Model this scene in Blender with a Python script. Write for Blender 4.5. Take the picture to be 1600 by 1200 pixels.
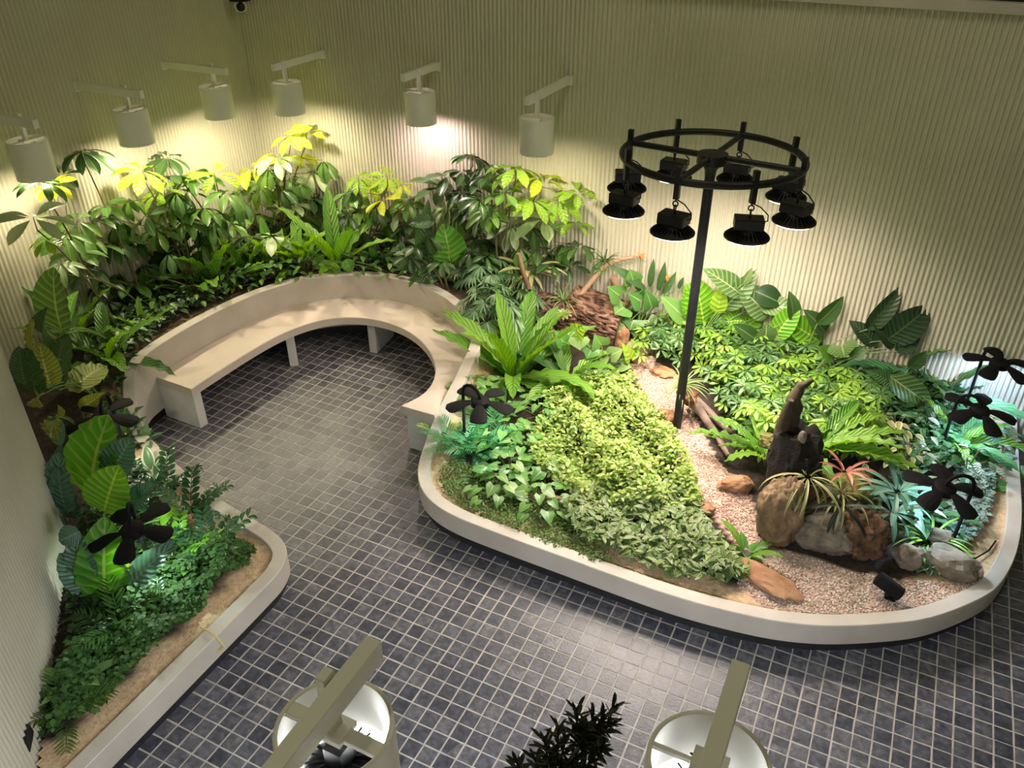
import bpy, bmesh, math, random
import numpy as np
from mathutils import Vector, Matrix, Euler

# ------------------------------------------------------------------ set-up
random.seed(7)
np.random.seed(7)
SC = bpy.context.scene
for o in list(bpy.data.objects):
    bpy.data.objects.remove(o)
COL = SC.collection
U = 0.107            # one floor tile pitch in metres; layout numbers are in tiles
PI = math.pi

# camera ------------------------------------------------------------------
CAM_F, CAM_P, CAM_Y, CAM_H = 1278.129, math.radians(57.568), math.radians(25.992), 40.634
cam_d = bpy.data.cameras.new('camera')
cam = bpy.data.objects.new('camera', cam_d)
COL.objects.link(cam)
cam.location = (0, 0, CAM_H * U)
cam.rotation_euler = (CAM_P, 0, CAM_Y)
cam_d.sensor_width = 36.0
cam_d.lens = CAM_F / 1600 * 36.0
cam_d.clip_start = 0.05
cam_d.clip_end = 100
SC.camera = cam

# world: the dim yellowish light of the hall around the garden
W = bpy.data.worlds.new('world')
SC.world = W
W.use_nodes = True
bg = W.node_tree.nodes['Background']
bg.inputs[0].default_value = (0.90, 0.84, 0.36, 1)
bg.inputs[1].default_value = 0.085

vs = SC.view_settings
vs.view_transform = 'Standard'
vs.look = 'None'
vs.gamma = 1.0
vs.use_curve_mapping = False
vs.exposure = 0.0

# strengths of the lamps (watts)
E_RING, E_WALL, E_FRONT, E_FLOWER, E_FILL = 150.0, 60.0, 150.0, 18.0, 56.0
C_RING = (1.0, 0.84, 0.72)
C_WALL = (1.0, 0.87, 0.60)
C_PINK = (1.0, 0.74, 0.78)
C_FRONT = (0.86, 0.90, 1.0)
C_FLOWER = (0.66, 0.84, 1.0)
C_BLUE = (0.45, 0.64, 1.0)

# unseen fill spots added high above the garden to brighten the upper walls
for hx, hy, hz in ((-16, 54, 58), (8, 46, 58), (-16, 12, 56)):
    ld = bpy.data.lights.new('fill_light', 'SPOT')
    ld.energy = E_FILL; ld.color = (1.0, .93, .66); ld.spot_size = math.radians(165); ld.spot_blend = .4; ld.shadow_soft_size = .12
    lo = bpy.data.objects.new('fill_light', ld); COL.objects.link(lo)
    lo.location = (hx * U, hy * U, hz * U)

# ------------------------------------------------------------------ camera geometry
_M = (Matrix.Rotation(CAM_Y, 3, 'Z') @ Matrix.Rotation(CAM_P, 3, 'X'))
_C = Vector((0, 0, CAM_H))
_FH = Vector((-math.sin(CAM_Y), math.cos(CAM_Y), 0))     # horizontal view direction

def ray(u):
    return _M @ Vector(((u[0] - 800) / CAM_F, -(u[1] - 600) / CAM_F, -1.0))
def at_z(u, z):                    # point (tiles) seen at pixel u on the plane of height z
    w = ray(u)
    return _C + w * ((z - CAM_H) / w.z)
def at_d(u, d):                    # point seen at pixel u at horizontal distance d
    w = ray(u)
    return _C + w * (d / w.dot(_FH))
def at_dc(u, d, m=.8):             # as at_d, kept m tiles clear of the room's walls
    w = ray(u); t = d / w.dot(_FH)
    if w.y > 0: t = min(t, (68.0 - m) / w.y)
    if w.x < 0: t = min(t, (-63.8 + m) / w.x)
    if w.x + w.y < 0: t = min(t, (-21.0 + m) / (w.x + w.y))
    return _C + w * t
def dist_of(x, y):
    return Vector((x, y, 0)).dot(_FH)
def proj(p):
    q = _M.transposed() @ (Vector(p) - _C)
    return (800 - CAM_F * q.x / q.z, 600 + CAM_F * q.y / q.z, -q.z)

# ------------------------------------------------------------------ object helpers
def tag(o, label=None, cat=None, group=None, kind=None):
    if label: o['label'] = label
    if cat: o['category'] = cat
    if group: o['group'] = group
    if kind: o['kind'] = kind
    return o

def empty(name, loc, label, cat, group=None, rz=0.0):
    o = bpy.data.objects.new(name, None)
    COL.objects.link(o)
    o.empty_display_size = 0.05
    o.location = loc
    o.rotation_euler = (0, 0, rz)
    return tag(o, label, cat, group)

def mesh(name, verts, faces, mat=None, uvs=None, smooth=False):
    me = bpy.data.meshes.new(name)
    me.from_pydata([tuple(v) for v in verts], [], faces)
    if uvs is not None:
        ul = me.uv_layers.new(name='uv')
        li = np.zeros(len(me.loops), dtype=np.int32)
        me.loops.foreach_get('vertex_index', li)
        ul.data.foreach_set('uv', np.asarray(uvs, dtype=np.float32)[li].ravel())
    if smooth:
        me.polygons.foreach_set('use_smooth', [True] * len(me.polygons))
    if mat: me.materials.append(mat)
    me.update()
    return me

def link(name, me, parent=None, loc=None, rot=None, mat4=None, scale=None):
    o = bpy.data.objects.new(name, me)
    COL.objects.link(o)
    if parent: o.parent = parent
    if mat4 is not None:
        o.matrix_local = mat4
    else:
        if loc is not None: o.location = loc
        if rot is not None: o.rotation_euler = rot
        if scale is not None: o.scale = (scale,) * 3 if not hasattr(scale, '__len__') else scale
    return o

class MB:                            # collects simple solids into one mesh
    def __init__(s): s.v, s.f = [], []
    def add(s, v, f):
        n = len(s.v)
        s.v += [tuple(p) for p in v]
        s.f += [tuple(i + n for i in q) for q in f]
        return s
    def box(s, c, d, m=None):
        x, y, z = d[0] / 2, d[1] / 2, d[2] / 2
        v = [Vector((i * x, j * y, k * z)) for i in (-1, 1) for j in (-1, 1) for k in (-1, 1)]
        if m is not None: v = [m @ p for p in v]
        v = [p + Vector(c) for p in v]
        return s.add(v, [(0, 1, 3, 2), (4, 6, 7, 5), (0, 4, 5, 1), (2, 3, 7, 6), (0, 2, 6, 4), (1, 5, 7, 3)])
    def bar(s, a, b, w, h):          # square bar from a to b
        a, b = Vector(a), Vector(b)
        d = (b - a).normalized()
        up = Vector((0, 0, 1)) if abs(d.z) < .95 else Vector((1, 0, 0))
        r = d.cross(up).normalized() * (w / 2)
        t = r.cross(d).normalized() * (h / 2)
        v = [p + sx * r + sy * t for p in (a, b) for sx, sy in ((-1, -1), (1, -1), (1, 1), (-1, 1))]
        return s.add(v, [(0, 1, 2, 3), (4, 7, 6, 5), (0, 4, 5, 1), (1, 5, 6, 2), (2, 6, 7, 3), (3, 7, 4, 0)])
    def tube(s, pts, rad, n=8, closed=False, caps=True):
        pts = [Vector(p) for p in pts]
        if not hasattr(rad, '__len__'): rad = [rad] * len(pts)
        v, f = [], []
        prev = None
        m = len(pts)
        for i, p in enumerate(pts):
            if closed: d = pts[(i + 1) % m] - pts[i - 1]
            else: d = pts[min(i + 1, m - 1)] - pts[max(i - 1, 0)]
            d.normalize()
            if prev is None:
                up = Vector((0, 0, 1)) if abs(d.z) < .9 else Vector((1, 0, 0))
                a = d.cross(up).normalized()
            else:
                a = (prev - d * prev.dot(d)).normalized()
            prev = a
            b = d.cross(a)
            for k in range(n):
                t = 2 * PI * k / n
                v.append(p + (a * math.cos(t) + b * math.sin(t)) * rad[i])
        r = m if closed else m - 1
        for i in range(r):
            j = (i + 1) % m
            for k in range(n):
                l = (k + 1) % n
                f.append((i * n + k, i * n + l, j * n + l, j * n + k))
        if caps and not closed:
            f.append(tuple(range(n - 1, -1, -1)))
            f.append(tuple((m - 1) * n + k for k in range(n)))
        return s.add(v, f)
    def lathe(s, prof, n=32, c=(0, 0, 0), closed=False):
        v, f = [], []
        for r, z in prof:
            for k in range(n):
                t = 2 * PI * k / n
                v.append((c[0] + r * math.cos(t), c[1] + r * math.sin(t), c[2] + z))
        m = len(prof)
        for i in range(m if closed else m - 1):
            j = (i + 1) % m
            for k in range(n):
                l = (k + 1) % n
                f.append((i * n + k, i * n + l, j * n + l, j * n + k))
        return s.add(v, f)
    def build(s, name, mat, parent=None, smooth=False, bevel=0.0, loc=None):
        me = mesh(name, s.v, s.f, mat)
        bm = bmesh.new(); bm.from_mesh(me)
        bmesh.ops.recalc_face_normals(bm, faces=bm.faces)
        bm.to_mesh(me); bm.free()
        if smooth:
            me.polygons.foreach_set('use_smooth', [True] * len(me.polygons))
            try: me.set_sharp_from_angle(angle=math.radians(40))
            except Exception: pass
        o = link(name, me, parent, loc)
        if bevel:
            b = o.modifiers.new('bevel', 'BEVEL'); b.width = bevel; b.segments = 2; b.limit_method = 'ANGLE'
        return o

# ------------------------------------------------------------------ materials
MATS = {}
def new_mat(name):
    m = bpy.data.materials.new(name); m.use_nodes = True
    nt = m.node_tree
    return m, nt, nt.nodes['Principled BSDF'], nt.nodes['Material Output']
def N(nt, t, **kw):
    n = nt.nodes.new(t)
    for k, v in kw.items(): setattr(n, k, v)
    return n
def ramp(nt, stops):
    r = N(nt, 'ShaderNodeValToRGB')
    e = r.color_ramp.elements
    while len(e) < len(stops): e.new(0.5)
    for i, (p, c) in enumerate(stops):
        e[i].position = p; e[i].color = (*c, 1)
    return r
def rough_mat(name, c1, c2, scale=8.0, rough=0.6, bump=0.1, bscale=60.0, metallic=0.0, spec=0.5, det=6.0):
    m, nt, p, out = new_mat(name)
    co = N(nt, 'ShaderNodeTexCoord')
    n1 = N(nt, 'ShaderNodeTexNoise'); n1.inputs['Scale'].default_value = scale; n1.inputs['Detail'].default_value = det
    r = ramp(nt, [(0.3, c1), (0.7, c2)])
    nt.links.new(co.outputs['Object'], n1.inputs['Vector'])
    nt.links.new(n1.outputs['Fac'], r.inputs[0])
    nt.links.new(r.outputs[0], p.inputs['Base Color'])
    p.inputs['Roughness'].default_value = rough
    p.inputs['Metallic'].default_value = metallic
    p.inputs['Specular IOR Level'].default_value = spec
    if bump:
        n2 = N(nt, 'ShaderNodeTexNoise'); n2.inputs['Scale'].default_value = bscale; n2.inputs['Detail'].default_value = 6
        b = N(nt, 'ShaderNodeBump'); b.inputs['Strength'].default_value = bump; b.inputs['Distance'].default_value = 0.01
        nt.links.new(co.outputs['Object'], n2.inputs['Vector'])
        nt.links.new(n2.outputs['Fac'], b.inputs['Height'])
        nt.links.new(b.outputs[0], p.inputs['Normal'])
    MATS[name] = m
    return m
def emit_mat(name, col, s):
    m, nt, p, out = new_mat(name)
    p.inputs['Base Color'].default_value = (*[min(1, c) for c in col], 1)
    p.inputs['Emission Color'].default_value = (*col, 1)
    p.inputs['Emission Strength'].default_value = s
    MATS[name] = m
    return m

M_WALL = rough_mat('cream_cladding', (.55, .52, .41), (.61, .58, .46), 1.5, .55, .03, 200)
M_CONC = rough_mat('cream_concrete', (.47, .425, .37), (.57, .525, .465), 3.0, .62, .10, 45)
M_SEAT = rough_mat('seat_concrete', (.55, .465, .395), (.65, .565, .485), 2.0, .55, .08, 60)
M_LEG = rough_mat('grey_concrete', (.52, .51, .49), (.62, .61, .58), 5.0, .6, .12, 60)
M_KICK = rough_mat('black_kick', (.012, .012, .013), (.02, .02, .02), 5, .6, .0)
M_BLACK = rough_mat('black_metal', (.009, .009, .011), (.016, .016, .020), 12, .40, .02, 300, .0, .35)
M_PETAL = rough_mat('matt_black_metal', (.005, .005, .006), (.008, .008, .010), 12, .7, .0, spec=.15)
M_LAMP = rough_mat('cream_metal', (.78, .77, .71), (.82, .81, .75), 6, .35, .02, 200)
M_GROUT = rough_mat('grout', (.34, .315, .285), (.47, .44, .40), 9, .85, .2, 120)
M_SHADE_IN = M_LAMP
M_LED = emit_mat('led_lens', (1.0, .9, .75), 9.0)
M_LEDC = emit_mat('led_lens_cool', (.75, .9, 1.0), 9.0)
M_GLASSY = rough_mat('cctv_white', (.75, .75, .72), (.8, .8, .78), 6, .3, 0)
M_STEEL = rough_mat('window_aluminium', (.55, .57, .60), (.65, .67, .70), 6, .3, 0, metallic=.6)

def tile_mat():
    m, nt, p, out = new_mat('slate_tile')
    geo = N(nt, 'ShaderNodeNewGeometry')
    sub = N(nt, 'ShaderNodeVectorMath', operation='SUBTRACT'); sub.inputs[1].default_value = (-.2446 * U, .3373 * U, 0)
    div = N(nt, 'ShaderNodeVectorMath', operation='DIVIDE'); div.inputs[1].default_value = (U, U, 1000)
    flo = N(nt, 'ShaderNodeVectorMath', operation='FLOOR')
    wn = N(nt, 'ShaderNodeTexWhiteNoise', noise_dimensions='3D')
    nt.links.new(geo.outputs['Position'], sub.inputs[0]); nt.links.new(sub.outputs[0], div.inputs[0])
    nt.links.new(div.outputs[0], flo.inputs[0]); nt.links.new(flo.outputs[0], wn.inputs['Vector'])
    n1 = N(nt, 'ShaderNodeTexNoise'); n1.inputs['Scale'].default_value = 22; n1.inputs['Detail'].default_value = 8
    n1.inputs['Roughness'].default_value = .65
    nt.links.new(geo.outputs['Position'], n1.inputs['Vector'])
    r1 = ramp(nt, [(0.0, (.044, .047, .064)), (.5, (.073, .076, .096)), (1.0, (.115, .115, .130))])
    nt.links.new(wn.outputs['Value'], r1.inputs[0])
    r2 = ramp(nt, [(.3, (.42, .42, .45)), (.52, (1, 1, 1)), (.72, (1.9, 1.85, 1.8))])
    nt.links.new(n1.outputs['Fac'], r2.inputs[0])
    mx = N(nt, 'ShaderNodeMix', data_type='RGBA', blend_type='MULTIPLY'); mx.inputs[0].default_value = 1
    nt.links.new(r1.outputs[0], mx.inputs[6]); nt.links.new(r2.outputs[0], mx.inputs[7])
    nt.links.new(mx.outputs[2], p.inputs['Base Color'])
    rr = N(nt, 'ShaderNodeMapRange'); rr.inputs['To Min'].default_value = .26; rr.inputs['To Max'].default_value = .48; p.inputs['Specular IOR Level'].default_value = .6
    nt.links.new(n1.outputs['Fac'], rr.inputs['Value']); nt.links.new(rr.outputs[0], p.inputs['Roughness'])
    b = N(nt, 'ShaderNodeBump'); b.inputs['Strength'].default_value = .35; b.inputs['Distance'].default_value = .006
    n2 = N(nt, 'ShaderNodeTexNoise'); n2.inputs['Scale'].default_value = 55; n2.inputs['Detail'].default_value = 5
    nt.links.new(geo.outputs['Position'], n2.inputs['Vector'])
    nt.links.new(n2.outputs['Fac'], b.inputs['Height']); nt.links.new(b.outputs[0], p.inputs['Normal'])
    return m
M_TILE = tile_mat()

def add_bevel_tile(w, h, t, bev):
    # low slab with chamfered top edge
    a, b = w / 2, h / 2
    v = [(-a, -b, -t), (a, -b, -t), (a, b, -t), (-a, b, -t),
         (-a, -b, -bev), (a, -b, -bev), (a, b, -bev), (-a, b, -bev),
         (-a + bev, -b + bev, 0), (a - bev, -b + bev, 0), (a - bev, b - bev, 0), (-a + bev, b - bev, 0)]
    f = [(8, 9, 10, 11)]
    for i in range(4):
        j = (i + 1) % 4
        f += [(4 + i, 4 + j, 8 + j, 8 + i), (i, j, 4 + j, 4 + i)]
    return v, f

# ------------------------------------------------------------------ outline of the planter
XL, YB = -63.8, 68.0            # inside faces of the left and back walls
PATH = [(-29.8, 9.2, 2.5), (-29.8, 14, 2.5), (-29.8, 20, 2.5), (-29.8, 25.6, 2.5), (-29.95, 27.6, 2.5), (-30.7, 29.1, 2.5), (-32.2, 30.0, 2.5),
        (-34.5, 30.5, 2.5), (-38.6, 31.2, 2.5), (-42.3, 32.2, 2.5), (-46.9, 33.8, 2.5), (-49.6, 34.9, 2.6), (-51.2, 36.0, 3.9),
        (-52.2, 37.3, 5.6), (-52.7, 39.0, 6.4), (-53.0, 43, 6.5), (-52.8, 48, 6.5), (-52.0, 52.3, 6.5), (-50.4, 55.9, 6.5), (-47.7, 58.6, 6.5),
        (-44, 60.3, 6.5), (-40.2, 60.5, 6.5), (-36.7, 59.5, 6.5), (-33.4, 57.5, 6.5), (-31.0, 55.2, 6.4), (-29.9, 53, 6.0), (-29.5, 50.5, 5.2),
        (-29.2, 48, 4.5), (-28.9, 45.5, 3.8), (-28.4, 43, 3.0), (-27.8, 41, 2.6), (-27.0, 39.5, 2.5), (-25.8, 38.2, 2.5), (-24.2, 37.3, 2.5),
        (-22, 36.8, 2.5), (-18.3, 36.6, 2.5), (-14.6, 36.5, 2.5), (-11, 36.4, 2.5), (-7.5, 36.35, 2.5), (-4.7, 36.5, 2.5), (-1.7, 36.9, 2.5), (.4, 37.4, 2.5),
        (2.5, 38.2, 2.5), (4.9, 39.5, 2.5), (7.3, 41.1, 2.5), (9.3, 43.1, 2.5), (11.1, 45.5, 2.5), (12.1, 48.1, 2.5), (12.7, 51, 2.5),
        (13, 54.7, 2.5), (13, 61, 2.5), (13, 68.0, 2.5)]

def catmull(P, k=5):
    P = [Vector(p) for p in P]
    out = []
    for i in range(len(P) - 1):
        p0 = P[max(i - 1, 0)]; p1 = P[i]; p2 = P[i + 1]; p3 = P[min(i + 2, len(P) - 1)]
        for j in range(k):
            t = j / k
            out.append(.5 * ((2 * p1) + (p2 - p0) * t + (2 * p0 - 5 * p1 + 4 * p2 - p3) * t * t + (3 * p1 - p0 - 3 * p2 + p3) * t ** 3))
    out.append(P[-1])
    return out
RIM = catmull(PATH, 5)
def rim_normal(i):                   # to the planted side (left of travel)
    a = RIM[max(i - 1, 0)]; b = RIM[min(i + 1, len(RIM) - 1)]
    d = Vector((b.x - a.x, b.y - a.y, 0)).normalized()
    return Vector((-d.y, d.x, 0))
RIMN = [rim_normal(i) for i in range(len(RIM))]
DIAG = [(-45.6, 24.4), (-30.2, 9.0)]
BED = [(p.x, p.y) for p in RIM] + [(XL, YB), (XL, 24.4), DIAG[0]]
BEDA = np.array(BED)
def in_poly(x, y, poly):
    poly = np.asarray(poly); x = np.asarray(x, float); y = np.asarray(y, float)
    inside = np.zeros(x.shape, bool)
    n = len(poly); j = n - 1
    for i in range(n):
        xi, yi = poly[i]; xj, yj = poly[j]
        c = ((yi > y) != (yj > y)) & (x < (xj - xi) * (y - yi) / (yj - yi + 1e-12) + xi)
        inside ^= c
        j = i
    return inside
RIMA = np.array([(p.x, p.y) for p in RIM])
def rim_dist(x, y):
    x = np.asarray(x, float); y = np.asarray(y, float)
    d = np.full(x.shape, 1e9)
    for i in range(0, len(RIMA) - 1):
        ax, ay = RIMA[i]; bx, by = RIMA[i + 1] - RIMA[i]
        t = np.clip(((x - ax) * bx + (y - ay) * by) / (bx * bx + by * by), 0, 1)
        d = np.minimum(d, np.hypot(x - ax - t * bx, y - ay - t * by))
    return d
def sstep(a, b, x):
    t = np.clip((np.asarray(x, float) - a) / (b - a), 0, 1)
    return t * t * (3 - 2 * t)
RIMZ = np.array([p.z for p in RIM])
def rim_near(x, y):                  # distance to the rim line and its height there
    x = np.asarray(x, float); y = np.asarray(y, float)
    d = np.full(x.shape, 1e9); z = np.full(x.shape, 2.5)
    for i in range(0, len(RIMA) - 1):
        ax, ay = RIMA[i]; bx, by = RIMA[i + 1] - RIMA[i]
        t = np.clip(((x - ax) * bx + (y - ay) * by) / (bx * bx + by * by), 0, 1)
        e = np.hypot(x - ax - t * bx, y - ay - t * by)
        m = e < d
        d = np.where(m, e, d); z = np.where(m, RIMZ[i] + t * (RIMZ[i + 1] - RIMZ[i]), z)
    return d, z
def soil_z(x, y):                    # height of the soil (tiles): banked up behind the backrest, low in the open beds
    x = np.asarray(x, float); y = np.asarray(y, float)
    d, rz = rim_near(x, y)
    z = 2.12 + .8 * sstep(40, 58, y) * sstep(-29, -24, x) * sstep(2, 6, d)
    fall = 2.0 + 38 * sstep(-28, -34, x)
    z = z + np.maximum(rz - 2.6, 0) * np.exp(-d / fall)
    z = z + .06 * np.sin(x * 1.7) * np.cos(y * 1.3) + .05 * np.sin(x * .6 + y * .9)
    return z

# ------------------------------------------------------------------ setting: floor
floor = link('floor', mesh('floor', [(-75 * U, 0, -.0022), (40 * U, 0, -.0022), (40 * U, 70 * U, -.0022), (-75 * U, 70 * U, -.0022)], [(0, 1, 2, 3)], M_GROUT))
tag(floor, kind='structure')
OX, OY = -.2446, .3373
cells = []
_i, _j = np.meshgrid(np.arange(-56, 34) + .5 + OX, np.arange(3, 68) + .5 + OY, indexing='ij')
_in = in_poly(_i, _j, BED); _rd = rim_dist(_i, _j)
for i in range(-56, 34):
    for j in range(3, 68):
        cx, cy = i + .5 + OX, j + .5 + OY
        near = _rd[i + 56, j - 3] < .8
        if _in[i + 56, j - 3] and not near: continue
        if cx < 0 and cx + cy < -20: continue
        px, py, dd = proj((cx, cy, 0))
        vis = (-30 < px < 1630 and -30 < py < 1230)
        if not vis and not (-100 < px < 1750 and -60 < py < 1400): continue
        cells.append((0 if vis and not near else 1, dd, cx, cy))
cells.sort()
tile_meshes = []
for k in range(6):
    v, f = add_bevel_tile(U * (.895 + .015 * (k % 3)), U * (.895 + .012 * (k % 2)), .010, .0015)
    v = [(x + random.uniform(-.0012, .0012), y + random.uniform(-.0012, .0012), z) for x, y, z in v]
    tile_meshes.append((v, f))
tm = [mesh('tile', v, f, M_TILE) for v, f in tile_meshes]
rest = MB()
for n, (a, dd, cx, cy) in enumerate(cells):
    k = random.randrange(6)
    loc = Vector((cx * U + random.uniform(-.001, .001), cy * U + random.uniform(-.001, .001), random.uniform(-.0006, .0006)))
    rz = random.uniform(-.012, .012)
    if n < 300:
        link('tile', tm[k], floor, loc, (random.uniform(-.004, .004), random.uniform(-.004, .004), rz))
    else:
        m3 = Matrix.Rotation(rz, 3, 'Z')
        rest.add([m3 @ Vector(p) + loc for p in tile_meshes[k][0]], tile_meshes[k][1])
o = rest.build('tile_field', M_TILE, floor)
tag(o, kind='stuff')

# ------------------------------------------------------------------ setting: walls of ribbed cladding
def ribbed(name, a, b, z0, z1, nrm, pitch=.40, depth=.19):
    a, b = Vector((*a, 0)), Vector((*b, 0)); n = Vector((*nrm, 0))
    L = (b - a).length; d = (b - a) / L
    k = int(L / pitch)
    prof = [(0, 0), (.12, .10), (.24, .6), (.36, .95), (.5, 1.0), (.64, .95), (.76, .6), (.88, .10)]
    v, f = [], []
    for i in range(k + 1):
        for s, h in prof:
            t = (i + s) * pitch
            if t > L: break
            p = a + d * t + n * (h * depth)
            v.append((p.x * U, p.y * U, z0 * U)); v.append((p.x * U, p.y * U, z1 * U))
    m = len(v) // 2
    f = [(2 * i, 2 * i + 2, 2 * i + 3, 2 * i + 1) for i in range(m - 1)]
    # body of the wall behind the ribs
    q = [a - n * .02, b - n * .02, b - n * 1.5, a - n * 1.5]
    base = len(v)
    v += [(p.x * U, p.y * U, z * U) for z in (z0, z1) for p in q]
    f += [(base, base + 1, base + 5, base + 4), (base + 1, base + 2, base + 6, base + 5), (base + 2, base + 3, base + 7, base + 6),
          (base + 3, base, base + 4, base + 7), (base + 4, base + 5, base + 6, base + 7)]
    o = link(name, mesh(name, v, f, M_WALL, smooth=False))
    o.data.polygons.foreach_set('use_smooth', [i < m - 1 for i in range(len(o.data.polygons))])
    return tag(o, kind='structure')
ribbed('wall_back', (XL, YB), (34, YB), 0, 32.2, (0, -1))
ribbed('wall_left', (XL, 24.4), (XL, YB), 0, 46, (1, 0))
ribbed('wall_diagonal', (-29.4, 8.2), DIAG[0], 0, 30, (.7071, .7071))
b = MB().box(((XL + DIAG[0][0]) / 2 * U, 23.6 * U, 15 * U), ((DIAG[0][0] - XL) * U, 1.5 * U, 30 * U))
tag(b.build('wall_return', M_WALL), kind='structure')
b = MB().box((-15 * U, .9 * U, 15 * U), (100 * U, 1.0 * U, 30 * U))
tag(b.build('wall_front', M_WALL), kind='structure')
b = MB().box((-15 * U, (YB - .1) * U, 32.55 * U), (98 * U, .9 * U, .7 * U))
tag(b.build('trim_1', M_CONC, bevel=.004), kind='structure')
b = MB().box((-15 * U, (YB + 1.4) * U, 33.6 * U), (98 * U, .5 * U, 1.6 * U))
tag(b.build('dark_recess', M_KICK), kind='structure')  # black strip put in for the dark recess above the trim
win = MB().box((-15 * U, (YB + 1.2) * U, 34.55 * U), (98 * U, .7 * U, .3 * U)).build('window_1', M_STEEL)
tag(win, kind='structure')
mg, nt, pb, _ = new_mat('dim_window_glass')
pb.inputs['Base Color'].default_value = (.30, .32, .36, 1); pb.inputs['Roughness'].default_value = .1
MB().box((-15 * U, (YB + 1.4) * U, 38.5 * U), (98 * U, .1 * U, 7.6 * U)).build('pane', mg, win)

# ------------------------------------------------------------------ planter
planter = empty('planter', (0, 0, 0), 'long cream concrete planter with low curved rim that rises into the bench backrest', 'planter')
v, f = [], []
TH, ZK = .95, .9
for i, p in enumerate(RIM):
    n = RIMN[i]
    q = [(p, ZK), (p, p.z - .05), (p + n * .05, p.z), (p + n * (TH - .05), p.z), (p + n * TH, p.z - .05), (p + n * TH, ZK)]
    for a, z in q: v.append((a.x * U, a.y * U, z * U))
k = 6
for i in range(len(RIM) - 1):
    for j in range(k):
        l = (j + 1) % k
        f.append((i * k + j, i * k + l, (i + 1) * k + l, (i + 1) * k + j))
f.append(tuple(range(k))); f.append(tuple(len(v) - 1 - j for j in range(k)))
o = link('rim', mesh('rim', v, f, M_CONC, smooth=True), planter)
o.data.set_sharp_from_angle(angle=math.radians(30))
v, f = [], []
for i, p in enumerate(RIM):
    n = RIMN[i]
    for a, z in ((p + n * .30, 0), (p + n * .30, ZK + .1), (p + n * .85, ZK + .1), (p + n * .85, 0)): v.append((a.x * U, a.y * U, z * U - .01 * (z == 0)))
for i in range(len(RIM) - 1):
    for j in range(4):
        l = (j + 1) % 4
        f.append((i * 4 + j, i * 4 + l, (i + 1) * 4 + l, (i + 1) * 4 + j))
o = link('kick_base', mesh('kick_base', v, f, M_KICK, smooth=False), planter)
tag(o, 'black recessed base under the rim')

# soil, with the sand along the rim and the gravel bed as real differences of ground
PATHPX = [(985, 570), (1020, 565), (1062, 590), (1085, 650), (1118, 715), (1172, 775), (1188, 845), (1240, 862), (1330, 890), (1420, 905), (1500, 908),
          (1540, 903), (1548, 925), (1500, 955), (1400, 972), (1290, 966), (1195, 946), (1150, 912), (1168, 880), (1140, 830), (1092, 772), (1062, 705), (1035, 665), (1012, 625)]
GRAVEL = np.array([[*at_z(p, 2.3 if p[1] > 750 else 2.8)[:2]] for p in PATHPX])
xs = np.arange(XL, 14, .4); ys = np.arange(8, YB + .3, .4)
gx, gy = np.meshgrid(xs, ys, indexing='ij')
gz = soil_z(gx, gy)
nx, ny = gx.shape
rd = rim_dist(gx, gy)
ccx = gx[:-1, :-1] + .2; ccy = gy[:-1, :-1] + .2
ok = in_poly(ccx, ccy, BED) & (rim_dist(ccx, ccy) > .55)
idx = np.arange(nx * ny).reshape(nx, ny)
quads = np.stack([idx[:-1, :-1][ok], idx[1:, :-1][ok], idx[1:, 1:][ok], idx[:-1, 1:][ok]], 1)
used = np.unique(quads); remap = -np.ones(nx * ny, int); remap[used] = np.arange(len(used))
vv = np.stack([gx.ravel() * U, gy.ravel() * U, gz.ravel() * U], 1)[used]
me = mesh('planting_soil', vv, remap[quads].tolist(), smooth=True)
nz = .5 * np.sin(gx * 1.1 + 2) + .6 * np.sin(gy * 1.7) + .4 * np.sin(gx * 2.3 - gy * 1.9)
wid = np.where(gx < -29, 3.5, np.where(gx > 8.5, 3.4, 3.3))
sand = np.clip((wid + .5 * nz - rd) / .7, 0, 1)
sand = np.where((gy > 36) & (gx < -34), sand * .3, sand)
grav = in_poly(gx, gy, GRAVEL).astype(float)
front = sstep(0, 2, gx) * sstep(46, 43, gy) * (1 - grav)
for nm, arr in (('sand', sand), ('gravel', grav)):
    at = me.attributes.new(nm, 'FLOAT', 'POINT')
    at.data.foreach_set('value', arr.ravel()[used].astype(np.float32))
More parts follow.
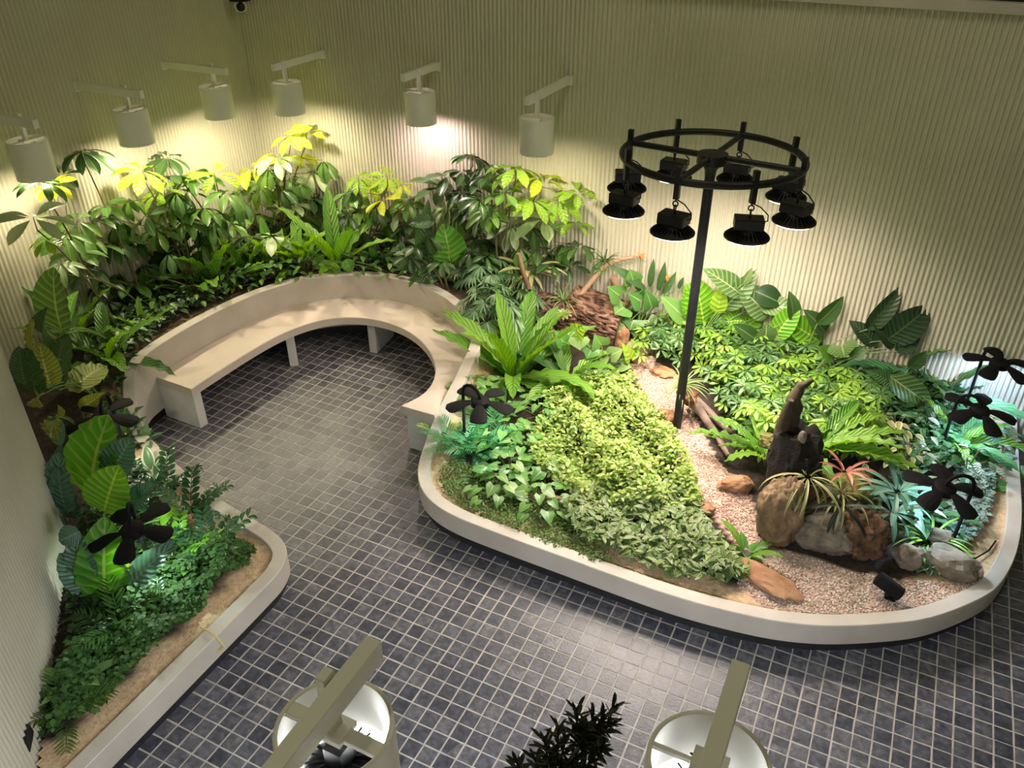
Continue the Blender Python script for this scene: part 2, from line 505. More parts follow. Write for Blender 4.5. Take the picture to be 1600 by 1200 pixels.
def soil_mat():
    m, nt, p, out = new_mat('soil')
    geo = N(nt, 'ShaderNodeNewGeometry')
    n1 = N(nt, 'ShaderNodeTexNoise'); n1.inputs['Scale'].default_value = 30; n1.inputs['Detail'].default_value = 8
    nt.links.new(geo.outputs['Position'], n1.inputs['Vector'])
    dark = ramp(nt, [(.3, (.012, .009, .007)), (.7, (.045, .03, .02))])
    sandc = ramp(nt, [(.25, (.42, .27, .15)), (.5, (.60, .43, .26)), (.75, (.72, .55, .37))])
    gr = ramp(nt, [(.25, (.42, .24, .18)), (.5, (.60, .40, .33)), (.75, (.68, .50, .43))])
    for r in (dark, sandc, gr): nt.links.new(n1.outputs['Fac'], r.inputs[0])
    a1 = N(nt, 'ShaderNodeAttribute', attribute_name='sand'); a2 = N(nt, 'ShaderNodeAttribute', attribute_name='gravel')
    m1 = N(nt, 'ShaderNodeMix', data_type='RGBA'); m2 = N(nt, 'ShaderNodeMix', data_type='RGBA')
    nt.links.new(a1.outputs['Fac'], m1.inputs[0]); nt.links.new(dark.outputs[0], m1.inputs[6]); nt.links.new(sandc.outputs[0], m1.inputs[7])
    nt.links.new(a2.outputs['Fac'], m2.inputs[0]); nt.links.new(m1.outputs[2], m2.inputs[6]); nt.links.new(gr.outputs[0], m2.inputs[7])
    nt.links.new(m2.outputs[2], p.inputs['Base Color'])
    p.inputs['Roughness'].default_value = .95
    b = N(nt, 'ShaderNodeBump'); b.inputs['Strength'].default_value = .8; b.inputs['Distance'].default_value = .012
    n2 = N(nt, 'ShaderNodeTexNoise'); n2.inputs['Scale'].default_value = 70; n2.inputs['Detail'].default_value = 6
    nt.links.new(geo.outputs['Position'], n2.inputs['Vector']); nt.links.new(n2.outputs['Fac'], b.inputs['Height'])
    nt.links.new(b.outputs[0], p.inputs['Normal'])
    return m
me.materials.append(soil_mat())
soil = link('planting_soil', me)
tag(soil, 'dark planting soil with a sandy strip along the planter rim', 'soil', kind='stuff')

# ------------------------------------------------------------------ bench
bench = empty('curved_bench', (-40 * U, 50 * U, 0), 'horseshoe-shaped cream concrete bench built into the planter wall', 'bench')
BO = Vector((-40, 50, 0))
front = catmull([(-48.8, 39.5, 0), (-48.75, 43.2, 0), (-48.6, 47.0, 0), (-48.2, 50.2, 0), (-47.3, 52.8, 0), (-45.8, 54.9, 0), (-43.3, 56.2, 0), (-40.2, 56.4, 0),
                 (-37.2, 55.5, 0), (-34.6, 53.8, 0), (-32.5, 51.5, 0), (-31.4, 49.2, 0), (-31.2, 47.1, 0), (-31.9, 45.0, 0)], 5)
i0 = min(range(len(RIM)), key=lambda i: (RIM[i].x + 52.7) ** 2 + (RIM[i].y - 39.4) ** 2)
i1 = min(range(len(RIM)), key=lambda i: (RIM[i].x + 28.9) ** 2 + (RIM[i].y - 45.2) ** 2)
back = [RIM[i] + RIMN[i] * .1 for i in range(i0, i1 + 1)]
def resample(P, n):
    L = [0]
    for a, b in zip(P, P[1:]): L.append(L[-1] + math.hypot(b.x - a.x, b.y - a.y))
    out = []
    for k in range(n):
        s = L[-1] * k / (n - 1)
        i = max(j for j in range(len(P)) if L[j] <= s + 1e-9); i = min(i, len(P) - 2)
        t = (s - L[i]) / (L[i + 1] - L[i] + 1e-9)
        out.append(P[i].lerp(P[i + 1], t))
    return out
NB = 64
fr = resample(front, NB); bk = resample(back, NB)
ZS, TS = 4.0, .78
v, f = [], []
for a, b in zip(fr, bk):
    d = (b - a); d.z = 0; d.normalize()
    for p, z in ((a, ZS - TS), (a, ZS - .06), (a + d * .06, ZS), (b, ZS), (b, ZS - TS)):
        v.append(((p.x - BO.x) * U, (p.y - BO.y) * U, z * U))
for i in range(NB - 1):
    for j in range(5):
        l = (j + 1) % 5
        f.append((i * 5 + j, (i + 1) * 5 + j, (i + 1) * 5 + l, i * 5 + l))
f.append((4, 3, 2, 1, 0)); f.append(tuple(len(v) - 5 + j for j in range(5)))
o = link('seat', mesh('seat', v, f, M_SEAT, smooth=True), bench)
o.data.set_sharp_from_angle(angle=math.radians(30))
def support(i, w, inset, flush=0):
    a, b = fr[i], bk[i]
    d = Vector((b.x - a.x, b.y - a.y, 0)); L = d.length; d.normalize()
    s = Vector((-d.y, d.x, 0))
    a2 = Vector((a.x, a.y, 0)) + d * inset; b2 = Vector((b.x, b.y, 0))
    m = MB()
    c0, c1 = (-w / 2, w / 2) if not flush else ((0, w) if flush > 0 else (-w, 0))
    P = [a2 + s * c0, a2 + s * c1, b2 + s * c1, b2 + s * c0]
    m.add([((p.x - BO.x) * U, (p.y - BO.y) * U, z * U) for z in (-.05, ZS - TS + .02) for p in P],
          [(0, 1, 2, 3), (4, 7, 6, 5), (0, 4, 5, 1), (1, 5, 6, 2), (2, 6, 7, 3), (3, 7, 4, 0)])
    return m.build('leg', M_LEG, bench, bevel=.004)
ii = lambda x, y: min(range(NB), key=lambda i: (fr[i].x - x) ** 2 + (fr[i].y - y) ** 2)
support(0, .85, .0, -1)
support(ii(-48.3, 50.8), .8, .35)
support(ii(-42.6, 56.4), .8, .35)
support(ii(-33.2, 52.4), .8, .35)
support(NB - 1, .85, .55, 1)

# ------------------------------------------------------------------ lamps
def spot(name, parent, loc, energy, col, size=150, blend=.3, rad=.05, rot=(0, 0, 0)):
    d = bpy.data.lights.new(name, 'SPOT')
    d.energy = energy; d.color = col; d.spot_size = math.radians(size); d.spot_blend = blend; d.shadow_soft_size = rad
    o = bpy.data.objects.new(name, d); COL.objects.link(o)
    o.parent = parent; o.location = loc; o.rotation_euler = rot
    return o
def copy_tree(o, parent=None):
    c = o.copy(); COL.objects.link(c)
    if parent is not None: c.parent = parent
    for ch in list(o.children): copy_tree(ch, c)
    return c

# cylinder lamps on arms.  local frame: arm runs along +X away from the wall, origin where the arm meets the wall
def arm_lamp(label, wall, rz, reach, extra, energy, col, group, side=.36):
    r = empty('wall_lamp', Vector(wall) * U, label, 'lamp', group, rz)
    w = .50 * U
    MB().box((.022, 0, -.01), (.012, .065, .085)).build('wall_plate', M_LAMP, r, bevel=.002)
    MB().bar((0.02, 0, 0), ((reach + extra) * U, 0, 0), .42 * U, .62 * U).build('arm', M_LAMP, r, bevel=.003)
    x = reach * U
    m = MB(); m.box((x, side * U, (-.7 if side > .2 else -.9) * U), (.38 * U, .26 * U, (2.3 if side > .2 else 1.3) * U))
    m.build('hanger', M_LAMP, r, bevel=.003)
    zt, zb, R = -1.45 * U, -4.25 * U, 1.4 * U
    sh = MB().lathe([(R, zb), (R, zt), (R - .006, zt + .003), (R - .012, zt), (R - .012, zb)], 48, (x, side * U, 0), True)
    sh.build('shade', M_LAMP, r, True)
    m = MB().box((x, side * U, zt - .012), (side * U, 2 * R - .02, .018)).box((x, side * U, zt - .006), (.7 * U, .8 * U, .02))
    m.build('cross_bar', M_LAMP, r, bevel=.002)
    zl = zb + 1.0 * U
    hd = MB()
    hd.lathe([(.001, zl + .05), (.35 * U, zl + .05), (.95 * U, zl + .02), (1.0 * U, zl), (1.0 * U, zl - .012), (.001, zl - .012)], 32, (x, side * U, 0))
    for k in range(20):
        a = 2 * PI * k / 20
        c = Vector((x + .65 * U * math.cos(a), side * U + .65 * U * math.sin(a), zl + .045))
        hd.box(c, (.55 * U, .006, .04), Matrix.Rotation(a, 3, 'Z'))
    hd.box((x, side * U, zl + .085), (.5 * U, .5 * U, .07))
    h = hd.build('lamp_head', M_BLACK, r)
    MB().tube([(x, side * U, zl + .11), (x, side * U, zt)], .006).build('rod', M_LAMP, r)
    MB().tube([(x + .02, side * U, zl + .1), (x + .05, side * U + .03, zl + .14), (x + .03, side * U + .05, zt - .03), (x, side * U + .02, zt)], .003, 6).build('cable', M_BLACK, r, True)
    MB().lathe([(.001, zl - .014), (.9 * U, zl - .014)], 32, (x, side * U, 0)).build('lens', M_LED, h)
    d = bpy.data.lights.new('bulb', 'POINT'); d.energy = energy; d.color = col; d.shadow_soft_size = .05
    bo = bpy.data.objects.new('bulb', d); COL.objects.link(bo); bo.parent = r; bo.location = (x, side * U, zl - .045)
    return r
WG = 'cylinder wall lamps round the garden'
arm_lamp('cream cylinder lamp at far left, nearest the left frame edge', (XL, 38.0, 25.1), 0, 5.6, 2.2, E_WALL, C_WALL, WG)
arm_lamp('cream cylinder lamp on the left wall, middle of the three there', (XL, 47.8, 25.1), 0, 5.3, 2.3, E_WALL, C_WALL, WG)
arm_lamp('cream cylinder lamp on the left wall closest to the room corner', (XL, 57.3, 25.1), 0, 5.6, 2.1, E_WALL * .8, C_WALL, WG)
arm_lamp('cream cylinder lamp on the back wall just right of the corner', (-53.6, YB, 25.1), -PI / 2, 6.4, 1.1, E_WALL, C_WALL, WG)
arm_lamp('cream cylinder lamp casting a pink pool on the back wall', (-40.7, YB, 25.1), -PI / 2, 4.0, 2.0, E_WALL * .75, C_PINK, WG)
arm_lamp('cream cylinder lamp on the back wall above bright yellow leaves', (-27.6, YB, 25.1), -PI / 2, 7.6, 1.2, E_WALL * .9, C_WALL, WG)
arm_lamp('large near cylinder lamp at the bottom, left of the dark branch', (-8.55, 1.4, 25.1), PI / 2, 7.4, 1.4, E_FRONT, C_FRONT, WG)
arm_lamp('large near cylinder lamp at the bottom, right of the dark branch', (-.7, 1.4, 25.1), PI / 2, 10.3, 1.6, E_FRONT, C_FRONT, WG, .1)

# ring stand -------------------------------------------------------------
RC = Vector((-11.5, 53.55, 0)); RZ, RR = 24.5, 5.85
sz = float(soil_z(RC.x, RC.y))
ring = empty('ring_light_stand', (RC.x * U, RC.y * U, sz * U), 'tall black pole carrying a wheel-shaped ring in the planted bed', 'lamp stand')
zz = lambda z: (z - sz) * U
MB().lathe([(.037, -.15), (.037, zz(23.2)), (.043, zz(23.6)), (.075, zz(24.1))], 20).build('pole', M_BLACK, ring, True)
MB().lathe([(.001, zz(24.05)), (1.0 * U, zz(24.05)), (1.0 * U, zz(24.7)), (.001, zz(24.75))], 32).build('hub', M_BLACK, ring, True)
MB().tube([(RR * U * math.cos(2 * PI * k / 72), RR * U * math.sin(2 * PI * k / 72), zz(RZ)) for k in range(72)], .026, 12, True).build('ring', M_BLACK, ring, True)
TH0 = math.radians(84)
posn = ['far side just right of the middle', 'far side left of the middle', 'far left', 'near left end', 'near side under the left spoke', 'near side right of the pole', 'near right end', 'far right behind another lamp']
lampdir = []
for k in range(8):
    a = TH0 + k * PI / 4
    ca, sa = math.cos(a), math.sin(a)
    if k % 2 == 0:
        MB().tube([(.6 * U * ca, .6 * U * sa, zz(RZ)), (RR * U * ca, RR * U * sa, zz(RZ))], .022, 10).build('spoke', M_BLACK, ring, True)
    MB().box(((RR + .05) * U * ca, (RR + .05) * U * sa, zz(RZ - .1)), (.036, .036, 2.0 * U), Matrix.Rotation(a, 3, 'Z')).build('hanger_post', M_BLACK, ring, bevel=.003)

def high_bay(loc, label, rz):
    r = empty('high_bay_lamp', loc, label, 'lamp', 'high-bay lamps hanging from the black ring', rz)
    # origin = foot of the hanger post; hangs down
    z = 0
    hk = MB()
    hk.tube([(0, 0, .01), (0, 0, -.02)], .006, 6)
    hk.tube([(.018 * math.cos(t), 0, -.035 + .018 * math.sin(t)) for t in [2 * PI * i / 14 for i in range(14)]], .005, 6, True)
    hk.tube([(0, .016 * math.cos(t), -.062 + .018 * math.sin(t)) for t in [2 * PI * i / 14 for i in range(14)]], .005, 6, True)
    hk.tube([(0, 0, -.075), (0, 0, -.10)], .008, 6)
    hk.build('hook', M_BLACK, r, True)
    MB().box((0, 0, -.135), (.19, .13, .075)).build('driver_box', M_BLACK, r, bevel=.008)
    s = MB()
    s.lathe([(.06, -.165), (.075, -.175), (.075, -.20), (.145, -.222), (.150, -.226), (.150, -.234), (.001, -.234)], 40)
    for k in range(28):
        a = 2 * PI * k / 28
        m3 = Matrix.Rotation(a, 3, 'Z')
        q = [(.05, -.17), (.085, -.172), (.148, -.222), (.148, -.232), (.05, -.232)]
        v = [m3 @ Vector((x, y, zq)) for y in (-.0022, .0022) for x, zq in q]
        s.add(v, [(4, 3, 2, 1, 0), (5, 6, 7, 8, 9)] + [(i, (i + 1) % 5, 5 + (i + 1) % 5, 5 + i) for i in range(5)])
    hs = s.build('heat_sink', M_BLACK, r)
    MB().lathe([(.001, -.247), (.130, -.246), (.140, -.240), (.141, -.2345)], 32).build('lens', M_LED, hs)
    MB().tube([(.005, 0, -.005), (.06, .01, -.03), (.115, .01, -.08), (.118, .01, -.12), (.09, .0, -.125)], .0045, 6).build('cable', M_BLACK, r, True)
    return r
RGROUP = 'high-bay lamps hanging from the black ring'
hb0 = None
for k in range(8):
    a = TH0 + k * PI / 4
    loc = Vector(((RC.x + (RR + .05) * math.cos(a)) * U, (RC.y + (RR + .05) * math.sin(a)) * U, (RZ - 1.08) * U))
    lab = 'black finned high-bay lamp on the ring, ' + posn[k]
    if hb0 is None: h = hb0 = high_bay(loc, lab, random.uniform(-.4, .4))
    else:
        h = copy_tree(hb0); h.location = loc; h['label'] = lab; h.rotation_euler.z = random.uniform(-.5, .5)
for h in [o for o in COL.objects if o.name.startswith('high_bay_lamp')]:
    spot('bulb', h, (0, 0, -.252), E_RING, C_RING, 160, 1.0, .10)

# flower-shaped garden lamps --------------------------------------------------
def flower_lamp(base, head, ztop, label, rot, energy, col, tilt=(0, 0)):
    bx, by = base; hx, hy, hz = head
    s = float(soil_z(bx, by))
    r = empty('flower_lamp', (bx * U, by * U, s * U), label, 'garden lamp', 'black five-petal garden lamps')
    H = Vector(((hx - bx) * U, (hy - by) * U, (hz - s) * U))
    T = (ztop - s) * U
    rad = math.hypot(H.x, H.y) / 2
    d = Vector((H.x, H.y, 0)).normalized()
    pts = [Vector((0, 0, -.12)), Vector((0, 0, .3 * T)), Vector((0, 0, T - rad))]
    for k in range(1, 9):
        t = PI * k / 8
        pts.append(Vector((0, 0, T - rad)) + d * (rad * (1 - math.cos(t))) + Vector((0, 0, rad * math.sin(t))))
    pts.append(H + Vector((0, 0, .02)))
    MB().tube(pts, .013, 8).build('stake', M_PETAL, r, True)
    R3 = Euler((tilt[0], tilt[1], 0)).to_matrix()
    m4 = Matrix.Translation(H) @ R3.to_4x4()
    hub = MB().lathe([(.001, .030), (.060, .030), (.075, .018), (.075, -.028), (.05, -.04), (.001, -.04)], 28)
    hub.v = [tuple(m4 @ Vector(p)) for p in hub.v]
    ho = hub.build('hub', M_PETAL, r, True)
    for k in range(5):
        a = rot + 2 * PI * k / 5
        v, f = [], []
        n = 12
        for i in range(n + 1):
            t = i / n
            x = .055 + .225 * t
            w = .020 + .048 * math.sin(min(1, t / .75) * PI / 2) ** 1.3
            if t > .75: w *= math.sqrt(max(0, 1 - ((t - .75) / .25) ** 2)) + .02
            zc = .012 - .05 * t * t + .02 * t
            for zo in (.004, -.004):
                for y in (-w, -.5 * w, 0, .5 * w, w):
                    v.append(Vector((x, y, zc + zo - .018 * (abs(y) / .07) ** 2)))
        for i in range(n):
            for j in range(4):
                q = (i * 10 + j, (i + 1) * 10 + j, (i + 1) * 10 + j + 1, i * 10 + j + 1)
                f.append(q); f.append(tuple(x + 5 for x in q[::-1]))
            f.append((i * 10, i * 10 + 5, i * 10 + 15, i * 10 + 10)); f.append((i * 10 + 4, i * 10 + 14, i * 10 + 19, i * 10 + 9))
        e = n * 10
        f.append((e, e + 5, e + 6, e + 7, e + 8, e + 9, e + 4, e + 3, e + 2, e + 1))
        mm = m4 @ Matrix.Rotation(a, 4, 'Z')
        link('petal', mesh('petal', [mm @ p for p in v], f, M_PETAL, smooth=False), r)
    c = m4 @ Vector((0, 0, -.042))
    MB().lathe([(.001, 0), (.045, 0)], 24, c).build('lens', M_LEDC, ho)
    spot('bulb', r, m4 @ Vector((0, 0, -.05)), energy, col, 165, .4, .04)
    return r
def hd(px, z): 
    p = at_z(px, z); return (p.x, p.y, z)
def fl(px, z, off, *a, **k):
    h = hd(px, z); return flower_lamp((h[0] + off[0], h[1] + off[1]), h, z + 1.1, *a, **k)
C_FG = (.80, 1.0, .86)
fl((160, 652), 7.0, (-1.0, 1.6), 'black five-petal lamp in the left bed beside the bench end', .35, E_FLOWER * .6, (1, .95, .7), tilt=(.08, .05))
fl((207, 828), 7.0, (-1.3, 1.2), 'black five-petal lamp among the big paddle leaves of the left bed', .25, E_FLOWER * 1.3, C_FG, tilt=(.1, -.05))
fl((750, 628), 7.0, (-1.6, .3), 'black five-petal lamp at the bench right end, under the large fern', .12, E_FLOWER * .8, (.72, 1, .90), tilt=(-.02, .03))
fl((1476, 763), 7.0, (1.6, .6), 'lowest and nearest of the three five-petal lamps on the right', .5, E_FLOWER * 1.2, C_FLOWER, tilt=(.05, .1))
fl((1531, 642), 7.0, (-1.6, .0), 'middle one of the three five-petal lamps on the right', .2, E_FLOWER * 1.2, C_FLOWER, tilt=(.08, .12))
fl((1562, 568), 8.3, (-1.2, .2), 'five-petal lamp at far right against the blue-lit ribbed wall', .55, E_FLOWER * 2.6, C_BLUE, tilt=(.05, .05))

# cctv camera in the top of the corner
cc = at_d((376, 10), dist_of(XL + 1.6, YB - 1.6))
r = empty('security_camera', (cc.x * U, cc.y * U, cc.z * U), 'small white dome security camera high in the wall corner', 'camera')
a = math.atan2(-1, 1)
MB().box((0, 0, .075), (.15, .15, .05)).build('bracket', M_BLACK, r)
MB().bar((0, 0, .08), (-.10, .10, .08), .05, .04).build('mount_arm', M_BLACK, r)
MB().lathe([(.001, .055), (.05, .05), (.068, .02), (.068, -.01), (.05, -.045), (.001, -.06)], 24).build('body', M_GLASSY, r, True)
vd = (Vector((0, 0, CAM_H)) - cc).normalized()
lz = Vector((0, 0, -.005)) + vd * .052
lm = MB().lathe([(.001, .020), (.030, .017), (.044, .006), (.046, -.012), (.001, -.014)], 20)
q4 = Matrix.Translation(lz) @ vd.to_track_quat('Z', 'Y').to_matrix().to_4x4()
lm.v = [tuple(q4 @ Vector(p)) for p in lm.v]
lm.build('lens', M_BLACK, r, True)

# dark torn patch on the near diagonal wall
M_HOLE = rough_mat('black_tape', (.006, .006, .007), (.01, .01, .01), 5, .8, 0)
dn = Vector((.7071, .7071, 0)); dp = Vector((DIAG[1][0], DIAG[1][1], 0))
def on_diag(px):
    w = ray(px); t = (dp - _C).dot(dn) / w.dot(dn); return _C + w * t
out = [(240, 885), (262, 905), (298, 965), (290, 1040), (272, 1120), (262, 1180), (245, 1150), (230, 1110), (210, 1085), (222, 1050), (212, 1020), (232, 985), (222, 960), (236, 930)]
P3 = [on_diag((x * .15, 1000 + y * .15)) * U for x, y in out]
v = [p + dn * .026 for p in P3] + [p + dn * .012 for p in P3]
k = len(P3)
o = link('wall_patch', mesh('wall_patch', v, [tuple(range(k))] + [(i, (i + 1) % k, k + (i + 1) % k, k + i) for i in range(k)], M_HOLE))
tag(o, 'jagged black patch on the ribbed wall in the lower left corner', 'patch')

# ================================================================== plants
def leaf_mat(name, c1, c2, vein=None, nv=0, rough=.42, trans=.25, margin=None, bump=.5, mth_=.40):
    m, nt, p, out = new_mat(name)
    uv = N(nt, 'ShaderNodeUVMap'); uv.uv_map = 'uv'
    sx = N(nt, 'ShaderNodeSeparateXYZ'); nt.links.new(uv.outputs[0], sx.inputs[0])
    def mth(op, a, b=None, c=None):
        n = N(nt, 'ShaderNodeMath', operation=op)
        for i, q in enumerate((a, b, c)):
            if q is None: continue
            if isinstance(q, (int, float)): n.inputs[i].default_value = q
            else: nt.links.new(q, n.inputs[i])
        return n.outputs[0]
    oi = N(nt, 'ShaderNodeObjectInfo')
    at = N(nt, 'ShaderNodeAttribute', attribute_name='rnd')
    geo = N(nt, 'ShaderNodeNewGeometry')
    nz = N(nt, 'ShaderNodeTexNoise'); nz.inputs['Scale'].default_value = 14; nz.inputs['Detail'].default_value = 3
    nt.links.new(geo.outputs['Position'], nz.inputs['Vector'])
    rnd = mth('FRACT', mth('ADD', oi.outputs['Random'], at.outputs['Fac']))
    fac = mth('ADD', mth('MULTIPLY', rnd, .65), mth('MULTIPLY', nz.outputs['Fac'], .45))
    r = ramp(nt, [(.2, c1), (.9, c2)])
    nt.links.new(fac, r.inputs[0])
    col = r.outputs[0]
    au = mth('ABSOLUTE', mth('SUBTRACT', sx.outputs[0], .5))
    if nv:
        # side veins sweep forward from the midrib
        ph = mth('MULTIPLY', mth('SUBTRACT', sx.outputs[1], mth('MULTIPLY', au, .35)), nv * 2 * PI)
        sv = mth('POWER', mth('MULTIPLY', mth('ADD', mth('SINE', ph), 1.0), .5), 5.0)
        b = N(nt, 'ShaderNodeBump'); b.inputs['Strength'].default_value = bump; b.inputs['Distance'].default_value = .012
        nt.links.new(mth('MULTIPLY', mth('ADD', mth('SINE', ph), 1.0), .5), b.inputs['Height'])
        nt.links.new(b.outputs[0], p.inputs['Normal'])
    if vein:
        mid = mth('LESS_THAN', au, .028)
        v = mid
        if nv: v = mth('MAXIMUM', mid, mth('MULTIPLY', sv, .6))
        mx = N(nt, 'ShaderNodeMix', data_type='RGBA'); nt.links.new(v, mx.inputs[0]); nt.links.new(col, mx.inputs[6]); mx.inputs[7].default_value = (*vein, 1)
        col = mx.outputs[2]
    if margin:
        mg = mth('GREATER_THAN', mth('ADD', au, mth('MULTIPLY', nz.outputs['Fac'], .1)), mth_)
        mx = N(nt, 'ShaderNodeMix', data_type='RGBA'); nt.links.new(mg, mx.inputs[0]); nt.links.new(col, mx.inputs[6]); mx.inputs[7].default_value = (*margin, 1)
        col = mx.outputs[2]
    nt.links.new(col, p.inputs['Base Color'])
    p.inputs['Roughness'].default_value = rough
    p.inputs['Specular IOR Level'].default_value = .45
    tr = N(nt, 'ShaderNodeBsdfTranslucent')
    hs = N(nt, 'ShaderNodeHueSaturation'); hs.inputs['Hue'].default_value = .485; hs.inputs['Saturation'].default_value = 1.15; hs.inputs['Value'].default_value = 1.5
    nt.links.new(col, hs.inputs['Color']); nt.links.new(hs.outputs[0], tr.inputs['Color'])
    ms = N(nt, 'ShaderNodeMixShader'); ms.inputs[0].default_value = trans
    nt.links.new(p.outputs[0], ms.inputs[1]); nt.links.new(tr.outputs[0], ms.inputs[2])
    nt.links.new(ms.outputs[0], out.inputs['Surface'])
    return m
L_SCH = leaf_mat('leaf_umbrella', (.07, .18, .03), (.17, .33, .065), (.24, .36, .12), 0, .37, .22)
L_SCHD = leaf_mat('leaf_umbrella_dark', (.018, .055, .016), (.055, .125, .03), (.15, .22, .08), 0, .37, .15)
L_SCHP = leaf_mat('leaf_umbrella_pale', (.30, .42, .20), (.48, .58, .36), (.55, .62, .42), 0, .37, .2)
L_NEW = leaf_mat('leaf_new_overexposed', (.36, .50, .025), (.62, .68, .03), (.7, .72, .15), 6, .38, .4)  # new leaves under the lamps; their overexposure is put into the yellow
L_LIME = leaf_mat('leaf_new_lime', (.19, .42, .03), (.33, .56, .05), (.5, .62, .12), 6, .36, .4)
L_DWF = leaf_mat('leaf_dwarf_umbrella', (.035, .105, .035), (.13, .26, .08), (.3, .45, .14), 0, .30, .25)
L_DWFL = leaf_mat('leaf_dwarf_umbrella_lime', (.14, .31, .035), (.26, .43, .06), (.5, .6, .2), 0, .34, .3)
L_FERN = leaf_mat('leaf_nest_fern', (.10, .27, .03), (.22, .43, .05), (.06, .12, .02), 13, .36, .3)
L_FERND = leaf_mat('leaf_nest_fern_deep', (.04, .13, .025), (.10, .23, .04), (.03, .07, .015), 13, .36, .25)
L_FERNT = leaf_mat('leaf_nest_fern_cool', (.05, .20, .08), (.12, .33, .13), (.03, .08, .03), 13, .36, .25)
L_PAD = leaf_mat('leaf_paddle', (.065, .26, .025), (.12, .38, .04), (.30, .45, .12), 9, .26, .3)
L_PADB = leaf_mat('leaf_paddle_bluegreen', (.06, .15, .10), (.12, .24, .16), (.20, .32, .22), 12, .34, .15)
L_PADY = leaf_mat('leaf_paddle_yellowgreen', (.15, .22, .03), (.25, .31, .055), (.5, .5, .2), 12, .36, .3)
L_PADD = leaf_mat('leaf_paddle_dark', (.03, .09, .025), (.07, .16, .045), (.10, .18, .07), 12, .30, .15)
L_PADM = leaf_mat('leaf_paddle_ribbed', (.06, .15, .03), (.13, .25, .045), (.24, .33, .10), 9, .36, .2)
L_PADK = leaf_mat('leaf_paddle_shaded', (.010, .030, .012), (.028, .06, .02), (.06, .10, .04), 10, .3, .08, bump=.2)  # near-black copy of the dark paddle leaf, shade put into the colour
L_PHIL = leaf_mat('leaf_philodendron', (.06, .145, .04), (.14, .25, .075), (.40, .50, .22), 10, .28, .2, bump=.2)
L_PHILB = leaf_mat('leaf_philodendron_bright', (.08, .31, .015), (.15, .42, .025), (.45, .62, .1), 10, .3, .35)
L_HEART = leaf_mat('leaf_heart', (.08, .24, .05), (.18, .36, .09), (.36, .48, .2), 0, .33, .25)
L_HEARTP = leaf_mat('leaf_heart_pale', (.15, .30, .09), (.27, .42, .14), (.5, .6, .33), 0, .36, .25)
L_GC = leaf_mat('leaf_carpet_lime', (.13, .25, .03), (.46, .56, .18), None, 0, .42, .3)
L_GCV = leaf_mat('leaf_carpet_variegated', (.05, .15, .025), (.18, .28, .06), (.46, .40, .30), 0, .42, .2, margin=(.46, .40, .30), mth_=.46)
L_TINY = leaf_mat('leaf_tiny_weed', (.05, .12, .02), (.15, .24, .05), None, 0, .5, .2)
L_CLOV = leaf_mat('leaf_clover', (.03, .095, .022), (.09, .20, .045), None, 0, .6, .25)
L_ZZ = leaf_mat('leaf_zz', (.02, .075, .035), (.06, .15, .06), (.12, .22, .1), 0, .24, .12)
L_ZZL = leaf_mat('leaf_zz_lime', (.13, .40, .03), (.22, .52, .05), (.3, .5, .1), 0, .3, .3)
L_TEAL = leaf_mat('leaf_teal_fern', (.04, .19, .07), (.11, .32, .12), None, 0, .4, .25)
L_LFERN = leaf_mat('leaf_lime_fern', (.19, .33, .04), (.33, .45, .07), None, 0, .45, .3)
L_CUT = leaf_mat('leaf_cut', (.07, .17, .07), (.20, .32, .17), None, 0, .28, .15)
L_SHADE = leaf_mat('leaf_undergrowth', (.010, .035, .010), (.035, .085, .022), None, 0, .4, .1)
L_BROM = leaf_mat('leaf_bromeliad', (.30, .35, .12), (.55, .50, .30), (.55, .22, .12), 0, .32, .2)
L_SPIKE = leaf_mat('leaf_air_plant', (.16, .28, .06), (.34, .42, .14), None, 0, .42, .2)
L_RED = leaf_mat('leaf_red_star', (.40, .14, .10), (.54, .27, .20), None, 0, .4, .2)
L_BLUE = leaf_mat('leaf_blue_strap', (.08, .21, .15), (.17, .33, .25), (.3, .5, .45), 0, .36, .12)
L_GRASS = leaf_mat('leaf_spider_grass', (.18, .42, .06), (.34, .58, .12), (.5, .66, .3), 0, .4, .3)
L_SILV = leaf_mat('leaf_silver_net', (.12, .24, .19), (.34, .46, .40), (.6, .68, .62), 5, .42, .15)
L_VAR = leaf_mat('leaf_variegated_shrub', (.20, .26, .09), (.46, .46, .20), None, 0, .42, .2, margin=(.66, .60, .36))
L_VMAR = leaf_mat('leaf_white_margin', (.09, .22, .09), (.16, .30, .14), None, 0, .36, .2, margin=(.72, .78, .66))
L_DARKB = leaf_mat('leaf_near_black', (.006, .012, .006), (.014, .026, .010), None, 0, .5, .05)
M_STEM = rough_mat('stem', (.10, .085, .035), (.17, .15, .06), 30, .6, 0)
M_STEMG = rough_mat('stem_green', (.10, .20, .04), (.17, .28, .07), 30, .5, 0)
M_STEMD = rough_mat('stem_dark', (.02, .018, .012), (.035, .03, .02), 30, .7, 0)

